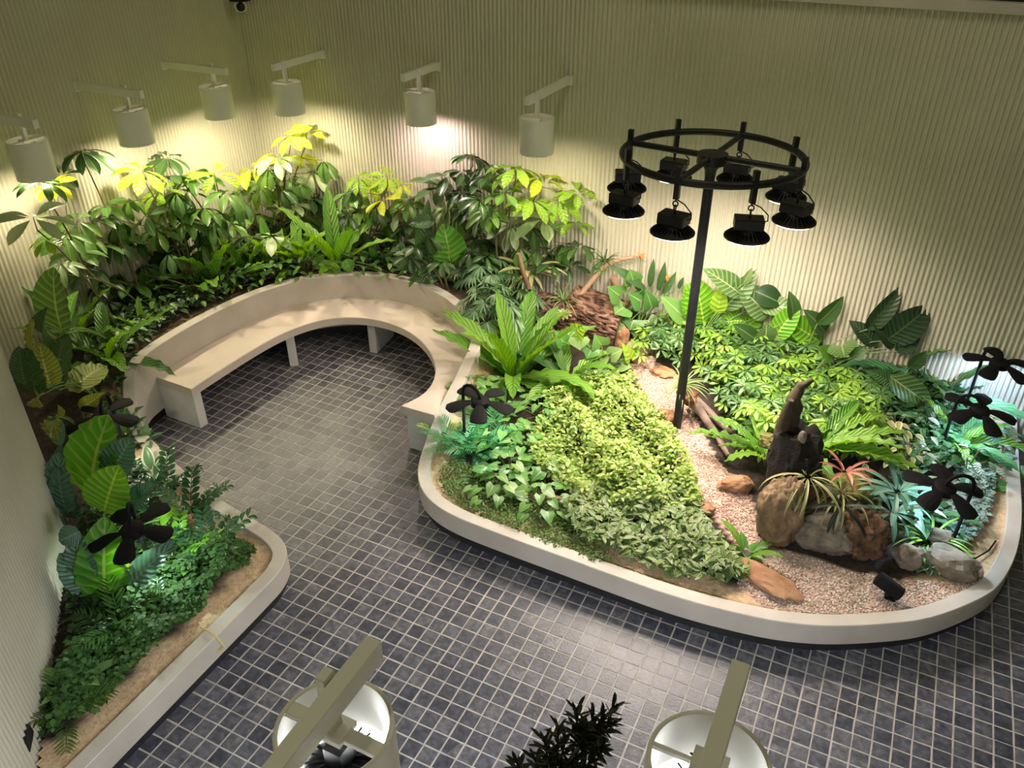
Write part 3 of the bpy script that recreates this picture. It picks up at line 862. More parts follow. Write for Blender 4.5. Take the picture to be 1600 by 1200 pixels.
# ---- leaf shapes, unit length along +X -------------------------------------
PROF = {
    'ovate': lambda t: math.sin(PI * t ** .72) ** .85,
    'lance': lambda t: math.sin(PI * t ** .85) ** .9,
    'obov': lambda t: math.sin(PI * t ** 1.35) ** .8,
    'strap': lambda t: min(1, t / .35) ** .8 * (1 if t < .6 else max(0, 1 - ((t - .6) / .4) ** 2.2)),
    'paddle': lambda t: math.sin(PI * min(1, t ** .8)) ** .62,
    'grass': lambda t: (1 - t) ** .7,
    'rosette': lambda t: min(1, .55 + t) * (1 if t < .6 else max(0, 1 - ((t - .6) / .4) ** 2)),
}
def leaf_geo(width=.4, prof='ovate', n=8, droop=.5, fold=.12, wave=0., wf=7, lobes=0., twist=0., start=0.):
    pf = PROF[prof]
    V, F, UVs = [], [], []
    x = z = 0.0; th = start
    cols = (-1, -.5, 0, .5, 1)
    for i in range(n + 1):
        t = i / n
        w = max(pf(t), .012) * width / 2
        c, s = math.cos(th), math.sin(th)
        for j, a in enumerate(cols):
            lift = fold * abs(a) * w * 2 + wave * width * (abs(a) ** 2) * math.sin(wf * 2 * PI * t + (0 if a > 0 else .9))
            px = x - s * lift; pz = z + c * lift
            if lobes and t < .25: px -= lobes * abs(a) * (1 - t / .25) * .6
            V.append((px, a * w, pz)); UVs.append((.5 + .5 * a, t))
        if i < n:
            th2 = start - droop * (t + 1 / n)
            x += math.cos((th + th2) / 2) / n; z += math.sin((th + th2) / 2) / n; th = th2
    for i in range(n):
        for j in range(4):
            F.append((i * 5 + j, (i + 1) * 5 + j, (i + 1) * 5 + j + 1, i * 5 + j + 1))
    return V, F, UVs
def heart_geo(width=.85, droop=.5, fold=.1):
    V, F, UVs = [], [], []
    n = 8
    xs = [-.22, -.10, .05, .2, .4, .6, .8, .92, 1.0]
    ws = [.24, .42, .50, .50, .42, .30, .15, .06, .01]
    for i in range(9):
        for a in (-1, -.5, 0, .5, 1):
            x = xs[i]
            if i == 0 and abs(a) < .4: x = 0.0
            if i == 1 and abs(a) < .4: x = .02
            y = a * ws[i] * width
            if i == 0: y = (.55 * a + (.25 if a > 0 else -.25) * (abs(a) > 0)) * .5 * width
            V.append((x, y, -droop * .4 * max(0, x) ** 2 + fold * abs(a) * ws[i])); UVs.append((.5 + .5 * a, i / 8))
    for i in range(8):
        for j in range(4): F.append((i * 5 + j, (i + 1) * 5 + j, (i + 1) * 5 + j + 1, i * 5 + j + 1))
    return V, F, UVs
def join(parts):
    V, F, UVs = [], [], []
    for (v, f, u), m in parts:
        b = len(V)
        V += [tuple(m @ Vector(p)) for p in v]; F += [tuple(i + b for i in q) for q in f]; UVs += u
    return V, F, UVs
def palm_geo(n=7, width=.36, prof='obov', droop=.55, spread=1.0, tilt=.15, seed=0, pet=.10, seg=6):
    rs = random.Random(seed)
    parts = []
    for k in range(n):
        a = (k - (n - 1) / 2) / n * 2 * PI * spread + rs.uniform(-.12, .12)
        L = 1.0 - .22 * abs((k - (n - 1) / 2) / n * 2) * (1 if spread > .8 else .5) + rs.uniform(-.06, .06)
        g = leaf_geo(width, prof, seg, droop + rs.uniform(-.2, .2), .16)
        m = Matrix.Rotation(a, 4, 'Z') @ Matrix.Rotation(tilt + rs.uniform(-.15, .2), 4, 'Y') @ Matrix.Translation((pet, 0, 0)) @ Matrix.Scale(L, 4) @ Matrix.Rotation(rs.uniform(-.25, .25), 4, 'X')
        parts.append((g, m))
    g = join(parts)
    # petiolules meet at the centre
    return g
def pinnate_geo(n=10, width=.16, plen=.22, droop=.7, prof='lance', wp=.4, ang=1.0, taper=True, rise=.0, seg=3):
    parts = []
    V, F, UVs = leaf_geo(.018, 'strap', 8, droop, 0)
    parts.append(((V, F, UVs), Matrix.Identity(4)))
    th = 0; x = z = 0.
    for i in range(n):
        t = (i + 1) / (n + .5)
        # point on the rachis
        x = z = 0.; th = 0.; k = 24
        for q in range(int(t * k)):
            th2 = -droop * (q + 1) / k
            x += math.cos((th + th2) / 2) / k; z += math.sin((th + th2) / 2) / k; th = th2
        L = plen * (math.sin(PI * (.12 + .80 * t)) ** .7 if taper else 1)
        for s in (-1, 1):
            g = leaf_geo(wp, prof, seg, .5, .15)
            m = Matrix.Translation((x, 0, z)) @ Matrix.Rotation(-th, 4, 'Y') @ Matrix.Rotation(s * ang, 4, 'Z') @ Matrix.Rotation(-rise, 4, 'Y') @ Matrix.Scale(L, 4)
            parts.append((g, m))
    return join(parts)

_LM = {}
def LM(key, mat, geo):               # cached leaf mesh for (shape, material)
    k = (key, mat.name)
    if k not in _LM:
        V, F, UVs = geo()
        nm = 'frond' if key.startswith(('nest', 'pin', 'zz')) else 'leaf'
        _LM[k] = mesh(nm, V, F, mat, UVs, True)
    return _LM[k]
def shape(key, mat, var=0):
    G = {
        'sch': lambda: palm_geo(8, .36, 'obov', .75, .92, .18, 11 + var),
        'sch7': lambda: palm_geo(7, .40, 'obov', .5, .9, .05, 31 + var),
        'schdroop': lambda: palm_geo(6, .38, 'obov', .7, .85, .75, 51 + var),
        'dwf': lambda: palm_geo(8, .34, 'obov', .5, .94, .05, 71 + var, seg=4),
        'cut': lambda: palm_geo(11, .17, 'lance', .6, .62, .1, 91 + var, .02, 4),
        'nest': lambda: leaf_geo(.19, 'strap', 14, .95 + .15 * var, .22, .10, 6),
        'nestup': lambda: leaf_geo(.17, 'strap', 14, .45 + .45 * var, .2, .10, 6),
        'nestflat': lambda: leaf_geo(.20, 'strap', 14, .55 + .2 * var, .18, .13, 7),
        'nestwave': lambda: leaf_geo(.16, 'strap', 16, .8, .25, .22, 9),
        'paddle': lambda: leaf_geo(.62, 'paddle', 12, .45 + .2 * var, .14, .035, 6),
        'paddlewave': lambda: leaf_geo(.55, 'paddle', 14, .55, .10, .075, 8),
        'ovate': lambda: leaf_geo(.46, 'ovate', 10, .45 + .2 * var, .18, .01, 5),
        'lance': lambda: leaf_geo(.30, 'lance', 8, .6, .2),
        'heart': lambda: heart_geo(.95, .55 + .2 * var, .12),
        'pinfern': lambda: pinnate_geo(16, .2, .26, .8, 'lance', .28, 1.15),
        'pinteal': lambda: pinnate_geo(10, .2, .34, .7, 'lance', .16, .75, rise=.25),
        'zz': lambda: pinnate_geo(8, .2, .23, .7, 'obov', .46, .95, False, .25, 4),
        'rosette': lambda: leaf_geo(.13, 'rosette', 9, .9 + .3 * var, .30),
        'spike': lambda: leaf_geo(.06, 'grass', 7, 1.3, .3),
        'strapblue': lambda: leaf_geo(.17, 'strap', 8, .8, .15),
        'grass': lambda: leaf_geo(.055, 'lance', 10, 1.7, .3),
        'podo': lambda: leaf_geo(.24, 'strap', 4, .15, .1),
        'small': lambda: leaf_geo(.55, 'ovate', 5, .5, .15),
    }
    return LM(key + str(var), mat, G[key])

def orient(az, el, roll=0.):
    return Matrix.Rotation(az, 4, 'Z') @ Matrix.Rotation(-el, 4, 'Y') @ Matrix.Rotation(roll, 4, 'X')
def basis(xdir, normal):             # matrix with X along xdir and Z near normal
    x = Vector(xdir).normalized(); n = Vector(normal)
    y = n.cross(x).normalized(); z = x.cross(y)
    return Matrix(((x.x, y.x, z.x, 0), (x.y, y.y, z.y, 0), (x.z, y.z, z.z, 0), (0, 0, 0, 1)))
def sc3(a, b=None, c=None):
    b = a if b is None else b; c = a if c is None else c
    return Matrix.Diagonal((a, b, c, 1))
def SZ(x, y): return float(soil_z(x, y))
def ground(px):                      # soil point (tiles) seen at pixel
    z = 2.4
    for _ in range(6):
        p = at_z(px, z); z = SZ(p.x, p.y)
    return Vector((p.x, p.y, z))
TOCAM = (-_FH + Vector((0, 0, .55))).normalized()

# ---- plant builders -----------------------------------------------------
def stems(root, lst, mat, name='stem', n=5):
    m = MB()
    for pts, r0, r1 in lst:
        k = len(pts)
        m.tube(pts, [r0 + (r1 - r0) * i / (k - 1) for i in range(k)], n, caps=False)
    return m.build(name, mat, root, True)
def bez(a, b, c, n=5):
    a, b, c = Vector(a), Vector(b), Vector(c)
    return [a * (1 - t) ** 2 + b * 2 * t * (1 - t) + c * t * t for t in [i / n for i in range(n + 1)]]

def umbrella_tree(base, whorls, label, group='umbrella trees along the walls', smat=M_STEM, size=.265, extra=2):
    """whorls: (px, py, kind, size, depth offset)"""
    bx, by = base
    z0 = SZ(bx, by)
    r = empty('umbrella_tree', (bx * U, by * U, z0 * U), label, 'tree', group)
    B = Vector((bx, by, z0)); d0 = dist_of(bx, by)
    P = []
    for w in whorls:
        px, py = w[0], w[1]
        kind = w[2] if len(w) > 2 else 'm'
        s = w[3] if len(w) > 3 else 1.0
        dd = w[4] if len(w) > 4 else random.uniform(-1.8, 1.2)
        q = (at_dc((px, py), d0 + dd, 1.5) - B) * U
        P.append((q, kind, s))
    top = sorted(P, key=lambda t: -t[0].z)[: max(1, len(P) // 3)]
    tips = [t[0] - Vector((0, 0, .10)) for t in top[:3]]
    trunks = [bez((random.uniform(-.05, .05), random.uniform(-.05, .05), -.05), (tp.x * .25, tp.y * .25, tp.z * .55), tp, 7) for tp in tips]
    L = [(t, .013, .006) for t in trunks]
    for q, kind, s in P:
        best = min((p for t in trunks for p in t[2:]), key=lambda p: (p - (q - Vector((0, 0, .16)))).length)
        mid = (best + q) / 2 + Vector((0, 0, -.02))
        L.append((bez(best, mid, q, 4), .005, .003))
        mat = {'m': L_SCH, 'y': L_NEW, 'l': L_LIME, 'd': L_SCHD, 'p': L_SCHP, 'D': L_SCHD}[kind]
        out = Vector((q.x, q.y, 0))
        hv = Vector((random.uniform(-.45, .45), random.uniform(-.45, .45), 1.0)) + TOCAM * random.uniform(.15, .75)
        if kind == 'D': hv = Vector((random.uniform(-.3, .3), random.uniform(-.2, .2), 1.0))
        az = random.uniform(0, 2 * PI)
        m4 = Matrix.Translation(q) @ basis((math.cos(az), math.sin(az), random.uniform(-.1, .1)), hv) @ sc3(size * s * random.uniform(.9, 1.1))
        key = random.choice(['sch', 'sch', 'sch7', 'schdroop']) if kind in 'md' else random.choice(['sch', 'sch7'])
        link('leaf', shape(key, mat, random.randrange(2)), r, mat4=m4)
    # shaded older leaves lower on the stems
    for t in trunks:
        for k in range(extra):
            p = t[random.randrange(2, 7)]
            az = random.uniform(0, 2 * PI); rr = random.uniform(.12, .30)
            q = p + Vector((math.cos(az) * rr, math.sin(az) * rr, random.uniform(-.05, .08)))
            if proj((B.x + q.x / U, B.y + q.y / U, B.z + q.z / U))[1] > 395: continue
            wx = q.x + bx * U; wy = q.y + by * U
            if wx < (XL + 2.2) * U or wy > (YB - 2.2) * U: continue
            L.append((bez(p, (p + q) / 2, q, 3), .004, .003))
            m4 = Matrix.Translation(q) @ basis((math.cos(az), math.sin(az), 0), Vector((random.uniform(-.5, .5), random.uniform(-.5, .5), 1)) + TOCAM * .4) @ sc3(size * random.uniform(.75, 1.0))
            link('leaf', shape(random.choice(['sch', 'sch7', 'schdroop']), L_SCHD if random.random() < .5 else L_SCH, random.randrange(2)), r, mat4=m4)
    stems(r, L, smat)
    return r

def rosette(name, label, cat, base, n, L, key, mat, group=None, el=(.2, 1.35), part='leaf', var=2, sx=1.0, z=None, jit=.25, center=.02, bias=None, rollr=.25, width=1.0):
    bx, by = base[0], base[1]
    z0 = SZ(bx, by) if z is None else z
    r = empty(name, (bx * U, by * U, z0 * U), label, cat, group)
    for k in range(n):
        t = (k + .5) / n
        e = el[1] + (el[0] - el[1]) * t + random.uniform(-.12, .12)
        az = k * 2.39996 + random.uniform(-jit, jit)
        if bias is not None and random.random() < .6: az = bias + random.uniform(-1.2, 1.2)
        s = L * (.72 + .38 * math.sin(PI * min(1, .25 + t * .75))) * random.uniform(.85, 1.1)
        m4 = Matrix.Translation((math.cos(az) * center, math.sin(az) * center, 0)) @ orient(az, e, random.uniform(-rollr, rollr)) @ sc3(s, s * width, s)
        mt = mat if not isinstance(mat, (list, tuple)) else random.choice(mat)
        link(part, shape(key, mt, random.randrange(var)), r, mat4=m4)
    return r
def nest_fern(px, L, n, mat, label, key='nest', el=(.25, 1.35), **k):
    g = ground(px) if len(px) == 2 else Vector((*px[:2], 0))
    r = rosette('birds_nest_fern', label, 'fern', (g.x, g.y), n, L, key, mat, "bird's nest ferns", el, 'frond', **k)
    m = MB().lathe([(.001, .03), (.03, .035), (.045, 0), (.03, -.05)], 10)
    m.build('crown', M_STEMD, r, True)
    return r

def big_leaf(root, B, d0, b, t, wpx, key, mat, db=0., dt=0., nrm=None, petiole=True, L=None, pmat=None, var=0):
    """blade from pixel b to pixel t, wpx pixels wide; B = plant base (tiles)"""
    P0 = (at_dc(b, d0 + db) - B) * U; P1 = (at_dc(t, d0 + dt) - B) * U
    ln = (P1 - P0).length
    depth = -(_M.transposed() @ (at_d(b, d0 + db) - _C)).z
    w = wpx / CAM_F * depth * U
    me = shape(key, mat, var)
    base_w = {'paddle': .62, 'paddlewave': .55, 'ovate': .46, 'heart': .95, 'lance': .30, 'nest': .19, 'nestflat': .20}[key]
    nn = nrm if nrm is not None else (TOCAM + Vector((random.uniform(-.3, .3), random.uniform(-.3, .3), random.uniform(0, .4))))
    ax = (P1 - P0).normalized()
    m4 = Matrix.Translation(P0) @ basis(ax + Vector((0, 0, .12)), nn) @ sc3(ln * 1.06, w * 1.22 / base_w, ln * 1.06)
    link('leaf', me, root, mat4=m4)
    if petiole and L is not None:
        L.append((bez((random.uniform(-.02, .02), random.uniform(-.02, .02), 0), (P0.x * .35, P0.y * .35, P0.z * .75), P0 + ax * .01, 6), .008, .005))
def leaf_plant(name, label, cat, base, leaves, group=None, pmat=M_STEMG, key='paddle', mat=L_PAD):
    """leaves: (bx,by, tx,ty, width px, mat, key, db, dt)"""
    bx, by = base
    z0 = SZ(bx, by); B = Vector((bx, by, z0)); d0 = dist_of(bx, by)
    r = empty(name, B * U, label, cat, group)
    L = []
    for q in leaves:
        b, t, w = (q[0], q[1]), (q[2], q[3]), q[4]
        mt = q[5] if len(q) > 5 and q[5] else mat
        ky = q[6] if len(q) > 6 and q[6] else key
        db = q[7] if len(q) > 7 else 0.; dt = q[8] if len(q) > 8 else db - .5
        big_leaf(r, B, d0, b, t, w, ky, mt, db, dt, L=L)
    if L: stems(r, L, pmat)
    return r

def carpet(name, label, cat, polypx, n, mat, size, height, z=None, tilt=.6, tpl='ovate', lump=.5, seed=1, stemfrac=0, group=None, width=.55):
    """low leafy cover nobody could count: one mesh of n small leaves"""
    rs = np.random.RandomState(seed)
    zz = 2.5 if z is None else z
    poly = np.array([[*at_z(p, zz)[:2]] for p in polypx])
    lo, hi = poly.min(0), poly.max(0)
    pts = np.zeros((0, 2))
    while len(pts) < n:
        c = rs.uniform(lo, hi, (n * 2, 2)); c = c[in_poly(c[:, 0], c[:, 1], poly)]
        ok = in_poly(c[:, 0], c[:, 1], BED) & (c[:, 0] + c[:, 1] > -19.6)
        pts = np.concatenate([pts, c[ok]])
    pts = pts[:n]
    base = soil_z(pts[:, 0], pts[:, 1])
    lumpy = .5 + .5 * np.sin(pts[:, 0] * 1.9 + seed) * np.sin(pts[:, 1] * 1.6 + 2 * seed) * .7 + .35 * np.sin(pts[:, 0] * .8 + pts[:, 1] * 1.1)
    h = height * (1 - lump + lump * np.clip(lumpy, 0, 1.3)) * rs.uniform(.25, 1.0, n) ** .6
    az = rs.uniform(0, 2 * PI, n); el = rs.normal(.05, tilt * .55, n); ro = rs.normal(0, tilt * .4, n)
    s = size * rs.uniform(.65, 1.2, n)
    T = np.array([[0, 0, 0], [.33, .5 * width, .05], [.33, 0, 0], [.33, -.5 * width, .05], [.7, .38 * width, .0], [.7, 0, -.04], [.7, -.38 * width, .0], [1, 0, -.14]])
    FT = [(0, 2, 1), (0, 3, 2), (1, 2, 5, 4), (2, 3, 6, 5), (4, 5, 7), (5, 6, 7)]
    UT = np.array([[.5, 0], [1, .33], [.5, .33], [0, .33], [.95, .7], [.5, .7], [.05, .7], [.5, 1]])
    ca, sa, ce, se, cr, sr = np.cos(az), np.sin(az), np.cos(el), np.sin(el), np.cos(ro), np.sin(ro)
    X = np.stack([ca * ce, sa * ce, se], 1)
    Y0 = np.stack([-sa, ca, 0 * sa], 1); Z0 = np.cross(X, Y0)
    Y = Y0 * cr[:, None] + Z0 * sr[:, None]; Z = np.cross(X, Y)
    P = np.stack([pts[:, 0] * U, pts[:, 1] * U, base * U + h], 1)
    V = P[:, None, :] + s[:, None, None] * (T[None, :, 0, None] * X[:, None] + T[None, :, 1, None] * Y[:, None] + T[None, :, 2, None] * Z[:, None])
    k = len(T)
    o0 = (np.arange(n) * k)
    faces = []
    A = np.array([f for f in FT if len(f) == 3]); Q = np.array([f for f in FT if len(f) == 4])
    tri = (o0[:, None, None] + A[None]).reshape(-1, 3); quad = (o0[:, None, None] + Q[None]).reshape(-1, 4)
    me = bpy.data.meshes.new(name)
    nv = n * k; nl = tri.size + quad.size; npol = len(tri) + len(quad)
    me.vertices.add(nv); me.vertices.foreach_set('co', V.astype(np.float32).ravel())
    me.loops.add(nl); me.loops.foreach_set('vertex_index', np.concatenate([tri.ravel(), quad.ravel()]).astype(np.int32))
    me.polygons.add(npol)
    st = np.concatenate([np.arange(len(tri)) * 3, tri.size + np.arange(len(quad)) * 4])
    me.polygons.foreach_set('loop_start', st.astype(np.int32))
    me.update(calc_edges=True)
    ul = me.uv_layers.new(name='uv')
    ul.data.foreach_set('uv', np.tile(UT, (n, 1))[np.concatenate([tri.ravel(), quad.ravel()])].astype(np.float32).ravel())
    at = me.attributes.new('rnd', 'FLOAT', 'POINT')
    at.data.foreach_set('value', np.repeat(rs.uniform(0, 1, n), k).astype(np.float32))
    me.materials.append(mat)
    o = link(name, me)
    return tag(o, label, cat, group, 'stuff')

# ------------------------------------------------------------------ umbrella trees at the walls
UT = umbrella_tree
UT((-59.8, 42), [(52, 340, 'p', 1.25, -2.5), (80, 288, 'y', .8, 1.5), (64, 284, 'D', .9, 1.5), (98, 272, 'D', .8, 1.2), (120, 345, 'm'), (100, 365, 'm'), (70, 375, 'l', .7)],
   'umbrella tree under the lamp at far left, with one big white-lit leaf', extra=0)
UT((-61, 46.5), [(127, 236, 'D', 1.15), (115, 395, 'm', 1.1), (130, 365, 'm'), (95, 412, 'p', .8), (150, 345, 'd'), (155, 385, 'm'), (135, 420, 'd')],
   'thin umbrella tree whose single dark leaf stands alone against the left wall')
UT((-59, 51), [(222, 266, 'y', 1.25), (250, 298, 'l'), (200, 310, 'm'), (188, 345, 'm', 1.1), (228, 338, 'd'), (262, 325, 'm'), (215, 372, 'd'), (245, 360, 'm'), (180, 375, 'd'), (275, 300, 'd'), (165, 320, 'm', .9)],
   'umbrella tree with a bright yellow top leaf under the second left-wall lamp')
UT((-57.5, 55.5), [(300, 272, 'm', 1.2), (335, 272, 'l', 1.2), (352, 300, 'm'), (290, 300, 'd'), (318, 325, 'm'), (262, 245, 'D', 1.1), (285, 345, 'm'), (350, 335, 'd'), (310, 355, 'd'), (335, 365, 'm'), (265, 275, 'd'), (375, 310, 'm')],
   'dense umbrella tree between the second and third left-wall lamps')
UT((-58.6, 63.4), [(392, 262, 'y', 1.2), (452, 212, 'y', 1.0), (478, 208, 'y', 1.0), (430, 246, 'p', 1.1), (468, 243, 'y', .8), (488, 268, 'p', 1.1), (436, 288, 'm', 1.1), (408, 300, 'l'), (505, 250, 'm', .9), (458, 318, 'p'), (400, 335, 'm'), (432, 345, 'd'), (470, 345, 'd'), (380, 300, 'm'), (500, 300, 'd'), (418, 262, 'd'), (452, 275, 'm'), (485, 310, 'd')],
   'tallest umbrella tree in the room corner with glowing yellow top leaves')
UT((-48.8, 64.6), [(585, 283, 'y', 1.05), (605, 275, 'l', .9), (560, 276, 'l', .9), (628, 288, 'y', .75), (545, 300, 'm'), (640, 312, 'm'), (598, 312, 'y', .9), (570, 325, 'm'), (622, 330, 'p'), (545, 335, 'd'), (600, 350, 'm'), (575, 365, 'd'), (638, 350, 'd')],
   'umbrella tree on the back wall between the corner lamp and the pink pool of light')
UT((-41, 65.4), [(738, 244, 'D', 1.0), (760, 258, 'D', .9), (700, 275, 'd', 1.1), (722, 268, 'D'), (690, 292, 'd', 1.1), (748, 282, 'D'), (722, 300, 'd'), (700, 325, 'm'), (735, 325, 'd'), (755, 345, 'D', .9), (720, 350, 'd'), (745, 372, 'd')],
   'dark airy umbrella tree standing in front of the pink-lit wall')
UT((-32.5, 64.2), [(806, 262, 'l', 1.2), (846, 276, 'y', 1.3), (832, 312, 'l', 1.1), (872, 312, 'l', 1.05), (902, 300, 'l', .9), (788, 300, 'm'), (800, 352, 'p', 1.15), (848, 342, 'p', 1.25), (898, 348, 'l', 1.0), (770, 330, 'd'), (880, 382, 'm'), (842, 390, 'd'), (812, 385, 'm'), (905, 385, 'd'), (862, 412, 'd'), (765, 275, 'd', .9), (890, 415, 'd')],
   'umbrella tree with lime yellow crown under the last back-wall lamp')
UT((-55.3, 50.5), [(205, 440, 'm', 1.1), (168, 470, 'p', .95), (240, 470, 'd'), (185, 425, 'd'), (225, 415, 'd'), (160, 440, 'd')],
   'low umbrella plant with round pale leaves behind the bench left end')
UT((-56, 59), [(345, 385, 'd'), (375, 375, 'm', .9), (300, 395, 'd'), (322, 405, 'm', .9), (280, 410, 'd'), (425, 368, 'p', 1.2), (258, 395, 'd'), (362, 405, 'd')],
   'shaded low umbrella plant with a grey fan leaf behind the bench')
UT((-51.5, 65.2), [(520, 330, 'd'), (505, 345, 'd'), (525, 365, 'd'), (495, 370, 'd')],
   'small shaded umbrella tree between the corner tree and the yellow one', size=.18)
UT((-37, 62), [(650, 385, 'd'), (668, 368, 'd'), (640, 400, 'd'), (690, 410, 'd'), (735, 395, 'd'), (760, 400, 'd'), (780, 420, 'd')],
   'dark low umbrella plant behind the top of the bench backrest', size=.19)

# ------------------------------------------------------------------ bird's nest ferns
NF = nest_fern
UP = dict(key='nestup', var=2)
NF((527, 424), .80, 11, L_FERN, 'nest fern with a tall upright frond behind the middle of the bench backrest', el=(.7, 1.5), **UP)
NF((470, 424), .62, 13, L_FERN, 'lit nest fern behind the backrest left of the tall upright frond', el=(.5, 1.45), **UP)
NF((432, 428), .56, 12, L_FERN, 'nest fern below the grey fan leaf, with several upright bands of frond', el=(.6, 1.45), **UP)
NF((388, 438), .60, 12, [L_FERN, L_FERND], 'nest fern behind the backrest left of the grey fan leaf', el=(.5, 1.45), **UP)
NF((336, 452), .78, 13, [L_FERN, L_FERND], 'wide nest fern behind the left half of the backrest', el=(.35, 1.4), **UP)
NF((300, 462), .62, 10, [L_FERND, L_FERN], 'deep green nest fern leaning over the backrest left part', el=(.3, 1.4), **UP)
NF((262, 440), .85, 12, [L_FERND], 'shaded nest fern in front of the low umbrella plant', el=(.6, 1.45), **UP)
NF((226, 522), .36, 8, L_FERN, 'small lit nest fern right behind the backrest edge at left', el=(.5, 1.4), **UP)
NF((172, 570), .66, 11, [L_FERND, L_FERN], 'nest fern arching over the soil left of the bench end', el=(.2, 1.4), var=2)
NF((126, 548), .60, 12, [L_FERN, L_FERND], 'nest fern with upright fronds beside the ribbed oval leaf', el=(.8, 1.5), **UP)
NF((592, 424), .50, 10, [L_FERND, L_FERN], 'small nest fern peeping over the top of the backrest', el=(.5, 1.4), **UP)
NF((640, 432), .36, 7, [L_FERND], 'tiny nest fern close to the top right of the backrest', el=(.5, 1.4), **UP)
NF((803, 592), .84, 26, L_FERN, 'largest nest fern, spreading beside the right end of the bench', el=(.05, 1.42), **UP)
NF((885, 596), .55, 14, [L_FERN, L_FERND], 'nest fern just right of the largest one', el=(.1, 1.2), var=2)
NF((760, 660), .40, 9, [L_FERND], 'small nest fern under the five-petal lamp at the bench', el=(.15, 1.1), var=2)
NF((1388, 600), .62, 13, [L_FERND], 'dark nest fern under the big dark leaves at right', el=(.25, 1.35), var=2)
NF((1462, 622), .85, 13, [L_FERND, L_FERNT], 'cool green nest fern with long fronds by the blue-lit wall', el=(.15, 1.1), **UP)
NF((1486, 700), .52, 17, [L_FERNT, L_FERN], 'green nest fern between the middle and nearest right-hand lamps', el=(.1, 1.15), var=2)
NF((1300, 585), .45, 10, [L_FERND, L_FERN], 'nest fern behind the dwarf umbrella shrubs', el=(.25, 1.35), var=2)
NF((1195, 745), .58, 11, L_FERN, 'wavy strap fern left of the dark moss column', 'nestwave', el=(.1, .9), bias=PI * .95, var=1, z=4.2)
NF((1262, 742), .66, 12, L_FERN, 'wavy strap fern right of the dark moss column', 'nestwave', el=(.12, .85), bias=.35, var=1, z=5.0)
NF((1440, 806), .36, 10, [L_FERNT], 'low nest fern under the nearest right-hand lamp', el=(.1, .9), var=2)
NF((1165, 870), .26, 6, L_FERN, 'single small fern at the foot of the big tan rock', el=(.3, 1.0), var=1)

# ------------------------------------------------------------------ large-leaf plants behind the bench
LP = leaf_plant
LP('paddle_leaf_plant', 'plant with one big ribbed oval leaf against the left wall', 'plant', (-56.8, 39.6),
   [(98, 520, 66, 430, 52, L_PADM, 'paddle'), (105, 515, 110, 450, 30, L_PAD, 'ovate'), (85, 530, 40, 515, 22, L_PADD, 'ovate'), (112, 520, 128, 480, 14, L_PADD, 'lance')])
LP('paddle_leaf_plant', 'plant with a dark upright leaf and two yellow-green leaves at the left', 'plant', (-53.2, 34.6),
   [(91, 612, 88, 520, 44, L_PADD, 'paddle'), (80, 605, 58, 545, 34, L_PADY, 'paddle'), (108, 612, 168, 566, 36, L_PADY, 'paddlewave'), (60, 615, 32, 560, 30, L_PADD, 'paddlewave'),
    (70, 615, 38, 640, 18, L_PADY, 'paddle'), (60, 560, 28, 518, 18, L_PADY, 'paddlewave'), (40, 600, 25, 545, 20, L_PADD, 'paddle')])
LP('paddle_leaf_plant', 'low paddle plant with a pale drooping leaf beside the left flower lamp', 'plant', (-50.2, 31.0),
   [(100, 650, 58, 672, 24, L_PADY, 'paddlewave'), (125, 640, 158, 622, 20, L_PADY, 'ovate'), (85, 650, 92, 695, 20, L_PADB, 'paddle'), (118, 660, 150, 690, 20, L_PADD, 'ovate')])
LP('rubber_plant', 'dark big-leaved plant behind the backrest with one lit oval leaf', 'plant', (-36.5, 62.8),
   [(705, 420, 698, 358, 46, L_PAD, 'paddle'), (660, 400, 668, 322, 22, L_PADD, 'ovate'), (690, 425, 610, 412, 26, L_PADD, 'ovate'), (700, 430, 655, 365, 22, L_PADD, 'ovate'),
    (715, 430, 745, 395, 24, L_PADD, 'ovate'), (720, 432, 770, 412, 22, L_PADD, 'ovate'), (690, 430, 640, 440, 22, L_PADD, 'ovate'), (680, 345, 640, 352, 20, L_PADD, 'ovate')])
LP('wide_leaf_plant', 'pale green leaf drooping over the top of the backrest', 'plant', (-43.2, 61.8),
   [(522, 408, 512, 435, 28, L_LIME, 'paddle'), (505, 405, 490, 420, 18, L_FERN, 'ovate'), (540, 405, 548, 425, 18, L_PAD, 'ovate')])

# ------------------------------------------------------------------ cut-leaf shrubs (right of the backrest)
def leafy_shrub(name, label, cat, px, n, rad, hgt, key, mat, size, group=None, var=2, dome=.6, smat=M_STEM, base=None):
    g = ground(px) if base is None else Vector((*base, SZ(*base)))
    r = empty(name, g * U, label, cat, group)
    L = []
    for k in range(n):
        a = k * 2.39996 + random.uniform(-.3, .3); q = math.sqrt((k + .5) / n)
        h = hgt * (1 - dome * q * q) * random.uniform(.8, 1.1)
        P = Vector((math.cos(a) * q * rad, math.sin(a) * q * rad, h))
        nrm = Vector((math.cos(a) * q * .7, math.sin(a) * q * .7, 1)) + Vector((random.uniform(-.25, .25), random.uniform(-.25, .25), 0))
        z = random.uniform(0, 2 * PI)
        mt = mat if not isinstance(mat, (list, tuple)) else random.choice(mat)
        d = Vector((math.cos(a + random.uniform(-.5, .5)), math.sin(a), -.15)) if key.startswith(('cut', 'heart', 'small', 'ovate')) else Vector((math.cos(z), math.sin(z), 0))
        link('leaf', shape(key, mt, random.randrange(var)), r, mat4=Matrix.Translation(P) @ basis(d, nrm) @ sc3(size * random.uniform(.8, 1.15)))
        L.append((bez((random.uniform(-.02, .02), random.uniform(-.02, .02), -.02), (P.x * .4, P.y * .4, P.z * .8), P, 3), .004, .0025))
    stems(r, L, smat, n=4)
    return r
